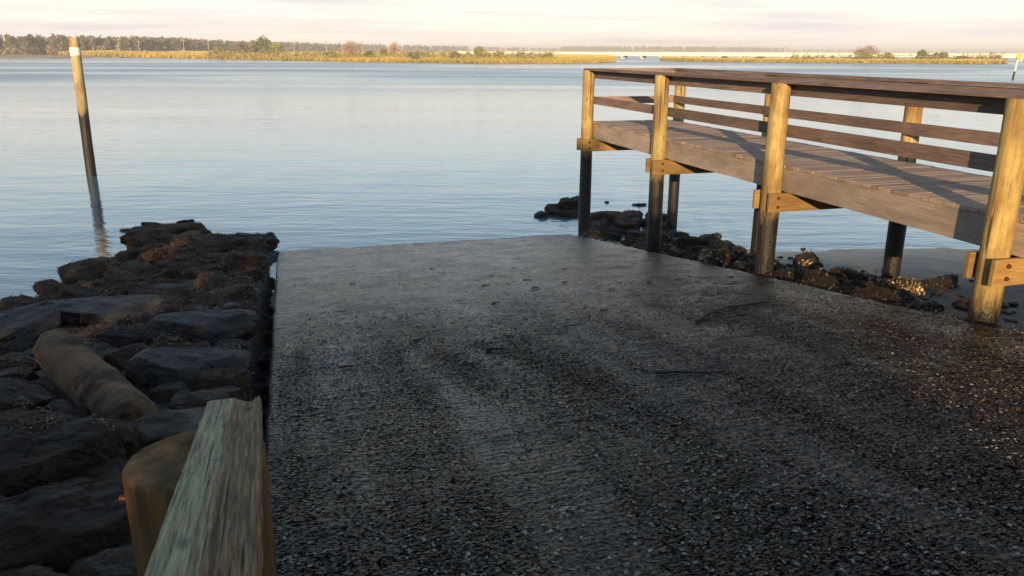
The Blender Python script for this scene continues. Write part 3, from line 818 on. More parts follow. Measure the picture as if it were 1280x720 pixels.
# paired cross beams bolted either side of each pile pair
bm = bmesh.new(); bmesh.ops.create_cone(bm, cap_ends=True, segments=8, radius1=0.024, radius2=0.019, depth=0.022)
bolt_me = bm_mesh('bolt', bm, M['bolt'])
for i, s in enumerate(POST_S):
    for sd in (-1, 1):
        ss = s + sd * 0.148
        e = random.uniform(-.02, .02)
        b = board('cross_beam', U_N - 0.15 + e, ss, U_F + 0.16, ss, 1.735, 1.975, 0.045, M['beam'])
        b.rotation_euler.x = 0
        for u in (U_N, U_F):
            for dz in (-0.055, 0.06):
                cx = (U_N - 0.15 + e + U_F + 0.16) / 2
                bo = link('bolt', bolt_me, b, (u - cx + random.uniform(-.02, .02), sd * 0.030, dz), (R(-90) * sd, 0, 0))
# stringers and outer fascia, butted at the piles
S_A, S_B = 15.62, 1.0
cuts = [15.62, 12.2, 8.9, 5.45, 2.1, 1.0]
for a, b in zip(cuts[:-1], cuts[1:]):
    board('stringer', U_N + 0.155, a - 0.002, U_N + 0.155, b + 0.002, 1.978, 2.268, 0.045, M['fascia'])
    board('stringer', U_F - 0.155, a - 0.002, U_F - 0.155, b + 0.002, 1.978, 2.268, 0.045, M['fascia'])
    board('stringer', (U_N + U_F) / 2, a - 0.002, (U_N + U_F) / 2, b + 0.002, 1.978, 2.268, 0.045, M['fascia'])
board('end_fascia', U_N + 0.18, 15.645, U_F - 0.18, 15.645, 1.99, 2.268, 0.045, M['fascia'])
s = 15.60
while s > 1.1:
    z = 2.27 + random.uniform(-.002, .003)
    board('deck_plank', U_N + 0.128 + random.uniform(-.008, .004), s + random.uniform(-.001, .001), U_F - 0.132 + random.uniform(-.006, .008), s, z, z + 0.04, 0.138, M['deck'], None, 0.004)
    s -= 0.145
# rails: inner fascia board, one middle rail, flat cap
for (un, sgn) in ((U_N, 1), (U_F, -1)):
    uf = un + sgn * 0.142
    for k, (a, b) in enumerate(zip(cuts[:-1], cuts[1:])):
        board('top_rail', uf, a - 0.003, uf, b + 0.003, Z_CAP - 0.19, Z_CAP - 0.043, 0.040, M['rail'])
        board('middle_rail', uf + sgn * random.uniform(0, .003), a - 0.003, uf, b + 0.003, 2.665 + random.uniform(-.012, .012), 2.815, 0.040, M['rail'])
        uc = un + sgn * 0.07
        board('cap_rail', uc + random.uniform(-.006, .006), a + (0.03 if k == 0 else -0.003), uc + random.uniform(-.006, .006), b + 0.003, Z_CAP - 0.04 + random.uniform(0, .003), Z_CAP + 0.001, 0.235, M['rail'])
board('top_rail', U_N + 0.165, 15.46, U_F - 0.165, 15.46, Z_CAP - 0.187, Z_CAP - 0.043, 0.040, M['rail'])
board('middle_rail', U_N + 0.165, 15.46, U_F - 0.165, 15.46, 2.67, 2.812, 0.040, M['rail'])
board('cap_rail', U_N + 0.192, 15.53, U_F - 0.192, 15.53, Z_CAP - 0.0385, Z_CAP, 0.235, M['rail'])

# ------------------------------------------------------------------ broken railing by the camera
pz = ramp_z(1.7) - 0.6
pp = Vector((-0.887, 2.02, 0))
rail_root = empty('broken_railing', (pp.x, pp.y, 1.9))
tag(rail_root, 'broken grey-green timber rail on a mossy round post at the ramp edge', 'railing')
pv, pf = [], []
seg, rings = 32, 22
top_c = 2.60
for j in range(rings + 1):
    t = j / rings
    for k in range(seg):
        a = 2 * math.pi * k / seg
        rr = 0.188 + 0.006 * mn.noise(Vector((math.cos(a) * 3, math.sin(a) * 3, t * 2))) + 0.003 * mn.noise(Vector((math.cos(a) * 12, math.sin(a) * 12, t * 2)))
        x, y = rr * math.cos(a), rr * math.sin(a)
        ztop = top_c + 0.04 * x - 0.02 * y
        pv.append((x, y, 1.3 + (ztop - 1.3) * t - 1.9))
pf = [(j * seg + k, j * seg + (k + 1) % seg, (j + 1) * seg + (k + 1) % seg, (j + 1) * seg + k) for j in range(rings) for k in range(seg)]
o = rings * seg
prev = [o + k for k in range(seg)]
for q, (scl, dz) in enumerate(((0.975, 0.006), (0.93, 0.009), (0.6, 0.012), (0.3, 0.010))):
    cur = []
    for k in range(seg):
        b = pv[o + k]; cur.append(len(pv))
        pv.append((b[0] * scl, b[1] * scl, b[2] + dz + 0.004 * mn.noise(Vector((b[0] * 30 * scl, b[1] * 30 * scl, q)))))
    pf += [(prev[k], prev[(k + 1) % seg], cur[(k + 1) % seg], cur[k]) for k in range(seg)]
    prev = cur
pf.append(tuple(prev))
link('post', mesh('post', pv, pf, M['mossy'], True), rail_root)
# timber: local x along (towards the river), y across, z up
e_far, e_near = Vector((-0.900, 2.385, 2.615)), Vector((-0.345, 0.66, 3.05))
dirv = (e_far - e_near); tl = dirv.length
nl, nw = 110, 64
wd, th = 0.165, 0.062
tv, tf = [], []
def end_cut(y):                          # broken end: square on one half, torn on the other (y from -wd/2 .. wd/2)
    q = y / wd + 0.5                     # 1 = land side, 0 = ramp side
    jag = 0.006 * mn.noise(Vector((y * 160, 0, 0))) + 0.01 * mn.noise(Vector((y * 60, 4, 0)))
    if q > 0.5: return 0.004 * jag
    if q > 0.16: return -0.075 * min(1, (0.5 - q) / 0.24) + jag * 1.3
    return -0.075 + 0.075 * (0.16 - q) / 0.10 if q > 0.06 else -0.004 + jag
def grain(x, y):
    g_ = 0.0010 * mn.noise(Vector((x * 1.6, y * 150, 0))) + 0.0006 * mn.noise(Vector((x * 4.0, y * 300, 3)))
    g_ += -0.006 * max(0, mn.noise(Vector((x * 0.8, y * 70, 8))) - 0.45) * 3
    if y < -0.01: g_ -= 0.004 + 0.004 * mn.noise(Vector((x * 3, y * 90, 17)))
    return g_
for i in range(nl + 1):
    for j in range(nw + 1):
        y = -wd / 2 + wd * j / nw
        ec = tl / 2 + end_cut(y)
        x = -tl / 2 + (ec + tl / 2) * (i / nl)
        edge_r = max(0, abs(y) - (wd / 2 - 0.008)) / 0.008
        rag = 0.004 * mn.noise(Vector((x * 9, 0, 1 if y > 0 else 5))) * (1 if abs(y) > wd / 2 - 0.003 else 0)
        tv.append((x, y + rag, th / 2 + grain(x, y) - 0.006 * edge_r ** 2))
top_n = len(tv)
for i in range(nl + 1):
    for j in range(nw + 1):
        x, y, z = tv[i * (nw + 1) + j]
        tv.append((x - 0.012 * (i == nl) * abs(mn.noise(Vector((y * 90, 1, 1)))), y, -th / 2))
w1_ = nw + 1
for i in range(nl):
    for j in range(nw):
        a = i * w1_ + j
        tf.append((a, a + w1_, a + w1_ + 1, a + 1)); tf.append((top_n + a, top_n + a + 1, top_n + a + w1_ + 1, top_n + a + w1_))
    a = i * w1_; tf.append((a, top_n + a, top_n + a + w1_, a + w1_))
    a = i * w1_ + nw; tf.append((a, a + w1_, top_n + a + w1_, top_n + a))
for j in range(nw):
    a = nl * w1_ + j; tf.append((a, top_n + a, top_n + a + 1, a + 1))
    a = j; tf.append((a, a + 1, top_n + a + 1, top_n + a))
tb = link('timber_rail', mesh('timber_rail', tv, tf, M['split'], False), rail_root)
mid_p = (e_far + e_near) / 2 - Vector((pp.x, pp.y, 1.9))
tb.location = mid_p - Vector((0, 0, th / 2))
tb.rotation_euler = (0, -math.asin(dirv.z / tl), math.atan2(dirv.y, dirv.x))
# a rusty nail stub on the post
tv, tf = tube_arrays([(0, 0, 0), (0, 0, 0.02)], [0.007, 0.009], 8)
link('nail', mesh('nail', tv, tf, M['bolt']), rail_root, (-0.183, -0.05, 0.60), (0, R(-90), 0))

# ------------------------------------------------------------------ rocks
def rock_mesh(seed, sub=4, flat=0.6, planes=9, rough_=0.10, mat_=None):
    g = random.Random(seed)
    bm = bmesh.new(); bmesh.ops.create_icosphere(bm, subdivisions=sub, radius=1)
    pl = []
    for _ in range(planes):
        d = Vector((g.gauss(0, 1), g.gauss(0, 1), g.gauss(0, 0.8))).normalized(); pl.append((d, g.uniform(0.55, 0.86)))
    pl.append((Vector((g.uniform(-.15, .15), g.uniform(-.15, .15), 1)).normalized(), g.uniform(0.5, 0.7)))
    so = Vector((seed * 3.1, seed * 1.7, seed * 0.9))
    for v in bm.verts:
        p = v.co.copy()
        for d, k in pl:
            q = p.dot(d)
            if q > k: p -= d * (q - k) * 0.98
        nrm = v.co.normalized()
        f = rough_ * mn.fractal(p * 1.6 + so, 1.0, 2.1, 4) + 0.045 * mn.noise(p * 6 + so) + 0.04 * abs(mn.noise(p * 11 + so)) + 0.025 * mn.noise(p * 21 + so)
        p += nrm * f
        v.co = Vector((p.x, p.y * 0.8, p.z * flat))
    return bm_mesh('rock', bm, mat_, True)
weed_rocks = [rock_mesh(i, 5, random.uniform(.62, .85), 5, 0.17, M['rock_weed']) for i in range(1, 11)]
grey_rocks = [rock_mesh(i, 5, random.uniform(.32, .45), 7, 0.07, M['rock_grey']) for i in range(11, 17)]
dark_rocks = [rock_mesh(i, 5, random.uniform(.5, .7), 9, 0.10, M['rock_dark']) for i in range(21, 28)]
ROCKS = []
RUBBLE = []
def gz_at(u, s):
    p = W(u, s); return float(ground_z(np.array(p.x), np.array(p.y)))
def rock(kind, u, s, size, label, group, rz=None, tilt=(0, 0), lift=0.0, stretch=(1, 1, 1), name='rock', zabs=None):
    src = {'w': weed_rocks, 'g': grey_rocks, 'd': dark_rocks}[kind]
    me = random.choice(src)
    zz = gz_at(u, s) if zabs is None else zabs
    o = link(name, me, None, W(u, s, zz + lift), (tilt[0], tilt[1], random.uniform(0, 6.28) if rz is None else rz), tuple(size * q for q in stretch))
    tag(o, label, 'rock', group)
    ROCKS.append((o, kind))
    return o
LB = 'rocks of the rubble bank facing the dock across the ramp'
# named big ones, then the rest of the bank
rock('g', -1.83, 8.45, 0.62, 'broad flat grey slab in the rubble bank, its upper face bare', LB, 0.5, (0.10, 0.05), 0.16, (1.15, 0.9, 0.9))
rock('g', -2.62, 7.85, 0.60, 'tilted bare grey slab in the rubble bank beside the broad flat slab', LB, 1.0, (0.12, -0.16), 0.18, (1.2, 0.8, 1.0))
rock('g', -0.72, 6.70, 0.42, 'grey slab lying against the ramp edge with weed at its foot', LB, 0.3, (0.14, 0.0), 0.16, (1.1, 0.8, 1.0))
rock('g', -0.70, 5.45, 0.42, 'wide low slab with cracked dark face beside the ramp edge', LB, 0.2, (0.16, 0.05), 0.10, (1.0, 0.85, 1.0))
rock('g', -1.25, 6.95, 0.34, 'thin pale wedge of rock poking out beside the tan concrete chunk', LB, 0.15, (0.5, 0.0), 0.12, (1.1, 0.35, 0.6))
rock('d', -1.75, 4.80, 0.38, 'dark block wedged beside the tan concrete chunk', LB, 0.7, (0.1, 0.2), 0.12)
rock('w', -3.15, 13.9, 0.62, 'rounded brown boulder jutting into the water from the bank', LB, 1.9, (0, 0.1), 0.10, (1.0, 0.9, 0.8))
rock('w', -2.2, 16.3, 0.70, 'high weed-covered boulder at the river tip of the bank', LB, 0.6, (0, 0), 0.15, (1.1, 0.9, 0.8))
rock('w', -1.0, 14.6, 0.55, 'long weed-covered boulder near the bottom corner of the ramp', LB, 0.9, (0, 0), 0.05, (1.1, 0.8, .7))
rock('d', -1.35, 3.85, 0.44, 'large dark sloping rock next to the mossy post', LB, 0.5, (0.25, 0.15), 0.08, (1.15, 0.9, 1))
rock('d', -0.95, 3.05, 0.42, 'dark slanting rock leaning towards the mossy post', LB, 0.9, (0.3, 0.2), 0.05, (1.2, 0.8, 1))
def free(u, s, r, k=0.52):
    p = W(u, s)
    for o, _ in ROCKS:
        if (o.location.xy - p.xy).length < k * (r + o.scale[0]): return False
    return True
ZW = lambda u, s: ('at the river tip of the rubble bank' if s > 14.5 else 'at the water side of the rubble bank' if u < -3.0 else 'against the ramp edge in the rubble bank' if u > -1.0 else 'in the heart of the rubble bank between slabs' if s < 9 else 'in the middle of the rubble bank')
cnt = 0
for size_lo, size_hi, tries in ((0.28, 0.40, 90), (0.18, 0.28, 1500), (0.09, 0.18, 5000)):
    for _ in range(tries):
        s = random.uniform(2.0, 17.6); u = random.uniform(-5.6, -0.38)
        edge = -3.5 - 0.6 * float(smooth(12.5, 9.0, np.array(s))) - 2.2 * float(smooth(9.0, 2.0, np.array(s)))
        if s > 14.5: edge = -3.5 + 0.25 * (s - 14.5)
        if u < edge: continue
        # outside the view to the left: skip
        p = W(u, s)
        if p.x / max(p.y, 0.1) < -0.82: continue
        r = random.uniform(size_lo, size_hi)
        _a, _b = Vector((-1.84, 6.75)), Vector((-0.92, 4.55)); _t = max(0, min(1, (Vector((u, s)) - _a).dot(_b - _a) / (_b - _a).length_squared))
        if (Vector((u, s)) - _a - (_b - _a) * _t).length < 0.16 + r * 0.75: continue     # keep clear of the lying log
        if u + r * 0.85 > U_L - 0.02: r = max(0.1, (U_L - 0.03 - u) / 0.9)
        if r < size_lo * 0.7 or not free(u, s, r): continue
        k = random.choices('wdg', (0.76, 0.14, 0.10))[0]
        if s > 11 and k == 'g': k = 'w'
        if cnt > 225:
            RUBBLE.append((u, s, r)); continue
        rock(k, u, s, r, {'w': 'brown weed-covered ', 'd': 'bare dark ', 'g': 'grey flat-faced '}[k] + ('boulder ' if r > 0.4 else 'rock ' if r > 0.24 else 'small rock ') + ZW(u, s), LB, None, (random.uniform(-.3, .3), random.uniform(-.3, .3)), r * random.uniform(0.0, 0.2), (1, random.uniform(.8, 1.1), random.uniform(.75, 1.05)))
        cnt += 1
# stray rocks awash off the tip
for (u, s, r) in ((-2.85, 18.75, 0.22), (-3.25, 18.2, 0.14), (-2.2, 18.9, 0.16)):
    rock('d', u, s, r, 'small dark rock awash off the tip of the rubble bank', 'rocks awash off the bank', None, (0, 0), 0.0, (1.3, 0.8, 0.5), zabs=0.01)

# tan broken concrete pile lying in the bank
g0, g1 = W(-1.82, 6.62, 1.46), W(-0.88, 4.45, 1.66)
cv, cf = [], []
seg, rings = 44, 60
cl = (g1 - g0).length
for j in range(rings + 1):
    t = j / rings
    for k in range(seg):
        a = 2 * math.pi * k / seg
        rr = 0.160 + 0.006 * mn.noise(Vector((math.cos(a) * 1.2, math.sin(a) * 1.2, t * 3))) + 0.008 * mn.noise(Vector((math.cos(a) * 3, math.sin(a) * 3, t * 9))) + 0.008 * mn.noise(Vector((math.cos(a) * 9, math.sin(a) * 9, t * 30)))
        e = 1 - 0.45 * max(0, (t - 0.93) / 0.07) ** 2 - 0.35 * max(0, (0.05 - t) / 0.05) ** 2
        cv.append((cl * (t - 0.5) + 0.05 * math.cos(a + 1) * (1 if j in (0, rings) else 0), rr * e * math.cos(a), rr * e * 1.05 * math.sin(a)))
cf = [(j * seg + k, (j + 1) * seg + k, (j + 1) * seg + (k + 1) % seg, j * seg + (k + 1) % seg) for j in range(rings) for k in range(seg)]
cf.append(tuple(range(seg))); cf.append(tuple(reversed(range(rings * seg, rings * seg + seg))))
dv = g1 - g0
ch = link('concrete_chunk', mesh('concrete_chunk', cv, cf, M['rock_tan'], True), None, (g0 + g1) / 2, (0, -math.asin(dv.z / cl), math.atan2(dv.y, dv.x)))
tag(ch, 'tan round-ended broken concrete pile lying across the rubble bank', 'concrete chunk')

# right side: rubble along the dock's foot
RB = 'rocks along the foot of the dock'
RSZ = lambda r: 'small rock ' if r < 0.16 else 'rock ' if r < 0.3 else 'boulder '
RZN = lambda u, s: ('under the dock ' if u > U_R + 0.75 else 'at the ramp edge below the dock ') + ('at its river end' if s > 12.2 else 'at its second bay' if s > 8.9 else 'near its tallest yellow pile')
OFF = 'low dark rock lying in the water off the dock end'
END = 'broad black rock between the end piles of the dock'
TIP = 'tiny rock tip showing above the water off the dock end'
r_named = [('w', 6.65, 18.1, 0.40, OFF, (1.1, .9, .9), 0.08), ('w', 6.15, 17.8, 0.34, OFF, (1.1, .9, .8), 0.03), ('d', 5.75, 17.45, 0.26, OFF, (1, .9, .9), 0.02),
           ('d', 7.0, 18.25, 0.30, OFF, (1, .9, 1), 0.12), ('w', 6.35, 17.3, 0.30, OFF, (1.1, .9, .7), 0.0), ('d', 7.87, 18.7, 0.09, TIP, (1, 1, 1), 0.0), ('d', 8.5, 18.1, 0.16, TIP, (1.2, .9, .7), 0.0),
           ('w', 6.95, 16.6, 0.52, END, (1.1, .8, .7), 0.02), ('d', 7.5, 16.5, 0.50, END, (1.1, .8, .75), 0.03), ('w', 8.1, 16.3, 0.42, END, (1.1, .8, .7), 0.02),
           ('d', 6.6, 16.0, 0.36, END, (1.2, .8, .7), 0.02), ('w', 7.2, 15.9, 0.42, END, (1.2, .9, .6), 0.02), ('d', 7.8, 15.7, 0.4, END, (1.2, .9, .6), 0.02)]
for k, u, s, r, lb, st, z in r_named:
    rock(k, u, s, r, lb, 'rocks off the dock end', None, (0, 0), 0, st, zabs=z)
spots = [('w', 6.9, 12.9, 0.45), ('w', 7.6, 13.2, 0.42), ('d', 6.5, 11.3, 0.42), ('w', 7.9, 10.7, 0.3), ('w', 6.55, 8.5, 0.30), ('d', 6.75, 7.8, 0.34), ('w', 7.25, 8.05, 0.30), ('d', 6.75, 7.25, 0.27),
         ('d', 8.35, 8.4, 0.27), ('w', 7.3, 6.9, 0.17), ('d', 6.35, 6.6, 0.20), ('d', 6.05, 6.15, 0.13), ('w', 7.55, 9.2, 0.28), ('d', 6.45, 9.9, 0.42), ('d', 6.1, 8.0, 0.30), ('d', 6.75, 14.2, .5), ('d', 6.4, 13.2, .36), ('d', 7.5, 14.9, .5), ('d', 8.3, 14.4, .35)]
for k, u, s, r in spots:
    r *= 1.1
    rock(k, u + 0.08, s, r, ('dark ' if k == 'd' else 'shell-crusted ') + RSZ(r) + RZN(u, s), RB, None, (random.uniform(-.2, .2), random.uniform(-.2, .2)), r * 0.1, (1.1, .9, .9))
cnt = 0
for _ in range(900):
    s = random.uniform(6.3, 15.6); w_ = 0.55 + 0.10 * (s - 6)
    u = U_R + 0.25 + abs(random.gauss(0, w_ * 0.8))
    if u > 9.0 or cnt > 58: continue
    r = random.choice((random.uniform(0.08, 0.16), random.uniform(0.16, 0.34)))
    if u - r < U_R - 0.08 or not free(u, s, r, 0.6): continue
    k = random.choice('ddw')
    rock(k, u, s, r, ('dark ' if k == 'd' else 'shell-crusted ') + RSZ(r) + RZN(u, s), RB, None, (random.uniform(-.3, .3), random.uniform(-.3, .3)), r * 0.2)
    cnt += 1
rub_p = []
for _k in range(6):
    _me = rock_mesh(60 + _k, 3, 0.6, 8, 0.12)
    _v = np.empty(len(_me.vertices) * 3, np.float32); _me.vertices.foreach_get('co', _v)
    rub_p.append((_v.reshape(-1, 3), np.array([tuple(q.vertices) for q in _me.polygons])))
for _ in range(700):                                 # stones on the beach under the dock
    s = random.uniform(5.6, 15.2); u = U_R + 0.2 + abs(random.gauss(0, 1.3))
    RUBBLE.append((u, s, random.uniform(0.02, 0.075)))
_V, _F, _o = [], [], 0
for q, (u, s, r) in enumerate(RUBBLE):
    pv_, pf_ = rub_p[q % 6]
    a = random.uniform(0, 6.28); ca, sa = math.cos(a), math.sin(a)
    b = W(u, s, gz_at(u, s) + r * 0.15)
    _V.append(np.stack([b.x + (pv_[:, 0] * ca - pv_[:, 1] * sa) * r, b.y + (pv_[:, 0] * sa + pv_[:, 1] * ca) * r, b.z + pv_[:, 2] * r], -1)); _F.append(pf_ + _o); _o += len(pv_)
tag(link('rubble_stones', mesh('rubble_stones', np.concatenate(_V), np.concatenate(_F), M['rock_dark'], True)), 'small dark stones filling the gaps of the rubble', 'stones', kind='stuff')
bpy.context.view_layer.update()

# ------------------------------------------------------------------ rockweed and oysters on the rocks (uncountable)
def surf_samples(objs, per_m2, g, min_nz=0.1):
    P, Nn = [], []
    for o, _ in objs:
        me = o.data
        n_ = len(me.polygons)
        c = np.empty(n_ * 3, np.float32); me.polygons.foreach_get('center', c); c = c.reshape(-1, 3)
        nm = np.empty(n_ * 3, np.float32); me.polygons.foreach_get('normal', nm); nm = nm.reshape(-1, 3)
        mw = np.array(o.matrix_world); a3 = mw[:3, :3]
        w = c @ a3.T + mw[:3, 3]
        wnrm = nm @ np.linalg.inv(a3); wnrm /= np.linalg.norm(wnrm, axis=1)[:, None]
        k = int(per_m2 * o.scale[0] ** 2 * 4)
        ok = np.where(wnrm[:, 2] > min_nz)[0]
        if len(ok) == 0 or k == 0: continue
        i = g.choice(ok, k)
        P.append(w[i] + g.normal(0, 0.012, (k, 3)) * 1.0); Nn.append(wnrm[i])
    return np.concatenate(P), np.concatenate(Nn)
g = np.random.default_rng(5)
left_w = [r for r in ROCKS if US(r[0].location.x, r[0].location.y)[0] < 0 and r[1] in 'wd']
P, Nn = surf_samples(left_w, 6500, g, -0.2)
keep = np.array([mn.noise(Vector(p) * 1.7) + 0.5 * mn.noise(Vector(p) * 6) > (-0.05 if -p[0] * SA + p[1] * CA > 6.0 else 0.5) for p in P])
P, Nn = P[keep], Nn[keep]
def blades(name, P, Nn, g, lo, hi, cols, label, m, width=0.3, lift=0.4, cat='seaweed'):
    n_ = len(P)
    t = g.normal(size=(n_, 3)); t -= Nn * np.sum(t * Nn, 1)[:, None]; t[:, 2] -= 0.4; t /= np.linalg.norm(t, axis=1)[:, None]
    b = np.cross(t, Nn); b /= (np.linalg.norm(b, axis=1)[:, None] + 1e-6)
    ln = (lo + (hi - lo) * g.random(n_) ** 1.6)[:, None]; wd_ = ln * width
    a0, a1 = P - b * wd_ * 0.4, P + b * wd_ * 0.4
    mid_ = P + t * ln * 0.5 + Nn * ln * lift
    m0, m1 = mid_ - b * wd_ * 0.6, mid_ + b * wd_ * 0.6
    tip = P + t * ln + Nn * ln * lift * 0.3
    v = np.stack([a0, a1, m1, m0, tip], 1).reshape(-1, 3)
    i = np.arange(n_)[:, None] * 5
    f = np.concatenate([i + np.array([[0, 1, 2]]), i + np.array([[0, 2, 3]]), i + np.array([[3, 2, 4]])])
    me = mesh(name, v, f, m)
    ci = g.integers(0, len(cols), n_); cc = np.array(cols)[ci] * (0.6 + 0.8 * g.random(n_))[:, None]
    set_shade(me, np.repeat(cc, 5, 0))
    return tag(link(name, me), label, cat, kind='stuff')
blades('rockweed', P, Nn, g, 0.010, 0.036, [(0.060, 0.031, 0.011), (0.030, 0.019, 0.009), (0.095, 0.048, 0.016), (0.036, 0.036, 0.012), (0.085, 0.052, 0.022)], 'brown rockweed clinging to the rubble bank', M['weed'])
right_w = [r for r in ROCKS if US(r[0].location.x, r[0].location.y)[0] > 0 and US(r[0].location.x, r[0].location.y)[1] < 11.8 and r[1] == 'w']
P, Nn = surf_samples(right_w, 2600, g, 0.0)
keep = np.array([mn.noise(Vector(p) * 4) > 0.16 for p in P])
P, Nn = P[keep], Nn[keep]
blades('oyster_clumps', P, Nn, g, 0.014, 0.042, [(0.33, 0.24, 0.13), (0.20, 0.14, 0.075), (0.42, 0.32, 0.19), (0.05, 0.035, 0.02), (0.03, 0.022, 0.014)], 'tan oyster clumps crusting the rocks under the dock', M['weed'], 0.7, 0.8, 'oysters')
right_d = [r for r in ROCKS if US(r[0].location.x, r[0].location.y)[0] > 0 and r[1] == 'd']
P, Nn = surf_samples(right_d, 260, g, 0.0)
blades('dark_rockweed', P, Nn, g, 0.02, 0.06, [(0.02, 0.015, 0.01), (0.03, 0.024, 0.014), (0.09, 0.07, 0.045)], 'dark weed on the black rocks under the dock', M['weed'], 0.5, 0.5)

# ------------------------------------------------------------------ shells and litter on the ramp
def shell_proto(seed):
    g = random.Random(seed)
    k = 8
    v = [(0.05, 0, 0.30)]
    for i in range(k):
        a = 2 * math.pi * i / k
        r = 0.5 * g.uniform(0.72, 1.12)
        v.append((r * math.cos(a) * 1.15, r * math.sin(a) * 0.8, g.uniform(-0.02, 0.08)))
    f = [(0, 1 + i, 1 + (i + 1) % k) for i in range(k)]
    f.append(tuple(range(k, 0, -1)))
    return v, f
protos = [shell_proto(i) for i in range(7)]
def shell_field(n_):
    g = np.random.default_rng(21)
    pts = []
    while len(pts) < n_:
        u = g.uniform(U_L + 0.08, U_R + 0.3); s = 0.9 + 10.4 * g.random() ** 1.25
        dn = 0.6 + 0.55 * mn.noise(Vector((u * 0.8, s * 0.6, 4))) + 0.35 * mn.noise(Vector((u * 3, s * 3, 2)))
        dn *= 1.0 if s < 5.5 else max(0.12, 1.0 - (s - 5.5) / 4.0)
        if u < 1.4 and 3.2 < s < 5.0: dn *= 0.35
        if g.random() < dn: pts.append((u, s))
    return np.array(pts), g
pts, g = shell_field(80000)
sz = 0.0045 + 0.0185 * g.random(len(pts)) ** 3.0
# the largest near ones are separate shells, the rest one litter
score = sz / np.maximum(1.5, pts[:, 1])
inview = np.array([abs(W(u, s).x) < 0.60 * (W(u, s).y * 0.96 + 0.6) and s > 1.7 for u, s in pts])
order = np.argsort(-(score * inview))
single = order[:280]
rest = order[280:]
def ramp_surf(u, s):
    d = 0.010 * mn.noise(Vector((u * 0.9, s * 1.6, 1.0))) + 0.007 * mn.noise(Vector((u * 3.0, s * 14, 5.0))) + 0.006 * mn.noise(Vector((u, s, 0)) * 11.0)
    return ramp_z(s) + d
sm = {c: [mesh('shell', v, f, M['shell_' + c]) for v, f in protos] for c in ('pale', 'brown', 'dark')}
for i in single:
    u, s = pts[i]; q = float(sz[i]) * 1.12
    c = random.choices(('pale', 'brown', 'dark'), (0.50, 0.15, 0.35))[0]
    zone = 'on the ramp edge beside the rubble bank' if u < 1.2 else ('in the middle of the upper ramp' if u < 3.4 else 'on the ramp side next to the dock')
    o = link('oyster_shell', sm[c][int(i) % 7], None, W(u, s, ramp_surf(u, s) + 0.001), (g.normal(0, 0.25) - 0.13, g.normal(0, 0.25), g.random() * 6.28), (q, q, q * random.uniform(0.7, 1.3)))
    tag(o, {'pale': 'pale grey', 'brown': 'rusty brown', 'dark': 'dark grey'}[c] + ' broken oyster shell ' + zone, 'shell', 'shells strewn on the ramp')
V, F3, Cl, off = [], [], [], 0
tri = [np.array(f[:-1]) for v, f in protos]
pvs = [np.array(v) for v, f in protos]
for c_, i in enumerate(rest):
    u, s = pts[i]; q = sz[i]; k = int(i) % 7
    a = g.random() * 6.28; ca, sa = math.cos(a), math.sin(a)
    p = pvs[k]
    tx, ty = g.normal(0, 0.22), g.normal(0, 0.22)
    X = p[:, 0] * ca - p[:, 1] * sa; Y = p[:, 0] * sa + p[:, 1] * ca; Z = p[:, 2] * (0.7 + 0.6 * g.random()) + tx * X + ty * Y
    b = W(u, s, ramp_surf(u, s) + 0.001)
    V.append(np.stack([b.x + X * q, b.y + Y * q, b.z + Z * q], -1)); F3.append(tri[k] + off); off += len(p)
    sh = g.random() ** (2.6 if s > 4.5 else 1.7)
    brown = g.random() < (0.55 if u > 3.6 else 0.22)
    cc = (np.array([0.10, 0.060, 0.030]) if brown else np.array([0.15, 0.140, 0.126])) * (0.04 + 2.0 * sh)
    if s < 4.8: cc = cc * 1.45  # litter colour brightened on the near ramp to stand in for missing light
    Cl.append(np.tile(cc, (len(p), 1)))
me = mesh('shell_litter', np.concatenate(V), np.concatenate(F3), M['shell'])
set_shade(me, np.concatenate(Cl))
tag(link('shell_litter', me), 'fine broken shell litter scattered over the ramp', 'shell litter', kind='stuff')

def stick(pts_us, r, label, group=None, name='stick'):
    P3 = [W(u, s, ramp_z(s) + r * 0.8 + 0.004) for u, s in pts_us]
    c = sum(P3, Vector()) / len(P3)
    v, f = [], []
    for i, p in enumerate(P3):
        d = (P3[min(i + 1, len(P3) - 1)] - P3[max(i - 1, 0)]).normalized()
        sd = d.cross(Vector((0, 0, 1))).normalized(); up = sd.cross(d)
        rr = r * (1.0 - 0.5 * i / (len(P3) - 1))
        for k in range(6):
            a = k * math.pi / 3
            q = p - c + sd * rr * math.cos(a) + up * rr * math.sin(a); v.append(tuple(q))
    for i in range(len(P3) - 1):
        for k in range(6): f.append((i * 6 + k, i * 6 + (k + 1) % 6, (i + 1) * 6 + (k + 1) % 6, (i + 1) * 6 + k))
    f.append(tuple(range(5, -1, -1))); f.append(tuple(range(len(v) - 6, len(v))))
    return tag(link(name, mesh(name, v, f, M['stick']), None, c), label, 'stick', group)
stick([(3.58, 6.28), (3.80, 6.50), (4.02, 6.66), (4.22, 6.80), (4.45, 6.80), (4.66, 6.86)], 0.013, 'long bent dark stick on the ramp towards the dock')
stick([(2.45, 4.82), (2.60, 4.78), (2.72, 4.71), (2.84, 4.68)], 0.012, 'straight dark stick lying across the middle of the ramp')
g2 = random.Random(4)
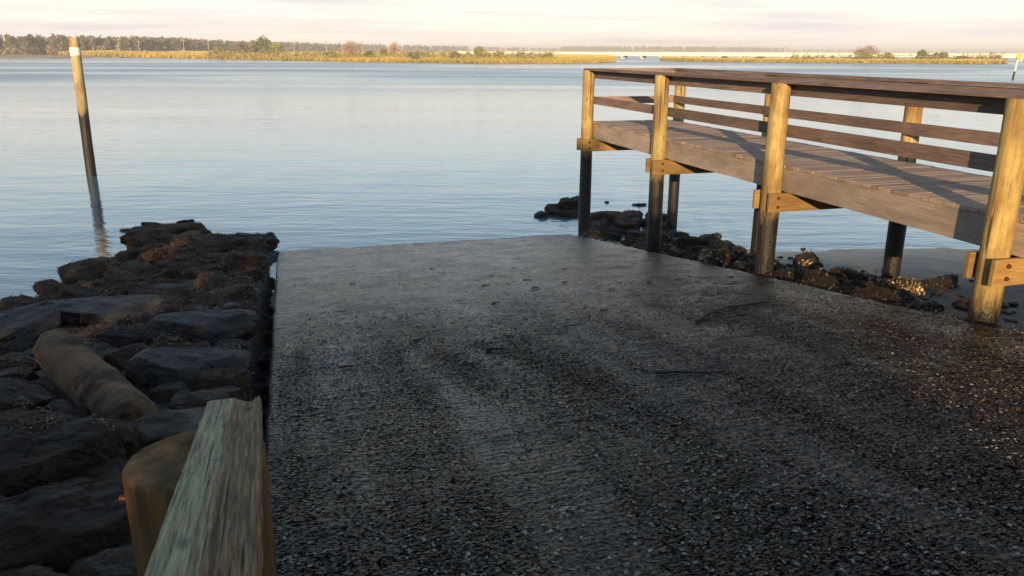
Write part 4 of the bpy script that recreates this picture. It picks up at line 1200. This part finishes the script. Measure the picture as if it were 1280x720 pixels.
for (u, s, ln) in [(0.74, 10.44, 0.09), (2.3, 9.4, 0.10), (2.9, 9.6, 0.12), (2.1, 8.1, 0.10), (2.6, 10.2, .07), (3.3, 9.2, .09), (3.6, 8.4, .08), (1.5, 6.0, .18), (1.0, 6.6, .10), (2.4, 6.6, .12), (3.0, 7.2, .09), (3.7, 10.3, .08), (2.0, 11.4, .07), (2.8, 8.9, .10), (1.2, 5.6, .16), (3.1, 10.8, .06), (4.2, 8.6, .08), (0.3, 5.9, .12)]:
    a = g2.uniform(-0.5, 0.5)
    stick([(u, s), (u + ln * math.cos(a) * .5, s + ln * math.sin(a) * .5 + .01), (u + ln * math.cos(a), s + ln * math.sin(a))], 0.006 + 0.06 * ln * g2.uniform(0.2, 0.9), 'small dark bit of driftwood washed onto the ramp', 'driftwood bits on the ramp', 'driftwood_bit')

# ------------------------------------------------------------------ unseen scrub added behind the viewer to shade the bank and ramp
for i, (x, y, rx, h) in enumerate([(-13.2, -9.0, 2.0, 4.6), (-10.4, -9.5, 2.1, 4.9), (-7.4, -9.0, 2.1, 4.7), (-4.6, -9.3, 2.0, 4.8), (-2.0, -9.0, 1.9, 4.5), (-0.35, -9.2, 1.4, 3.3)]):
    bush('added_shade_scrub', 'dense green unseen scrub added behind the ramp head for shade', x, y, 2.0, rx, h, (0.07, 0.09, 0.03), 'bush', 'unseen scrub added to shade the ramp', n_leaf=3800, clumps=36, leaf=0.16, seed=200 + i, lo=0.0)

# ------------------------------------------------------------------ light haze over the river
bm = bmesh.new(); box_bm(bm, -14000, 14000, -14000, 14000, -3.2, 24.0)
hz = link('haze', bm_mesh('haze', bm))
hm = bpy.data.materials.new('haze'); hm.use_nodes = True
hn = hm.node_tree.nodes; hn.clear()
ho = hn.new('ShaderNodeOutputMaterial'); hv = hn.new('ShaderNodeVolumePrincipled')
hv.inputs['Color'].default_value = (0.93, 0.93, 0.95, 1)
hv.inputs['Density'].default_value = 0.00042
hm.node_tree.links.new(hv.outputs['Volume'], ho.inputs['Volume'])
hz.data.materials.append(hm)
tag(hz, 'thin pale morning haze over the river', 'haze', kind='stuff')
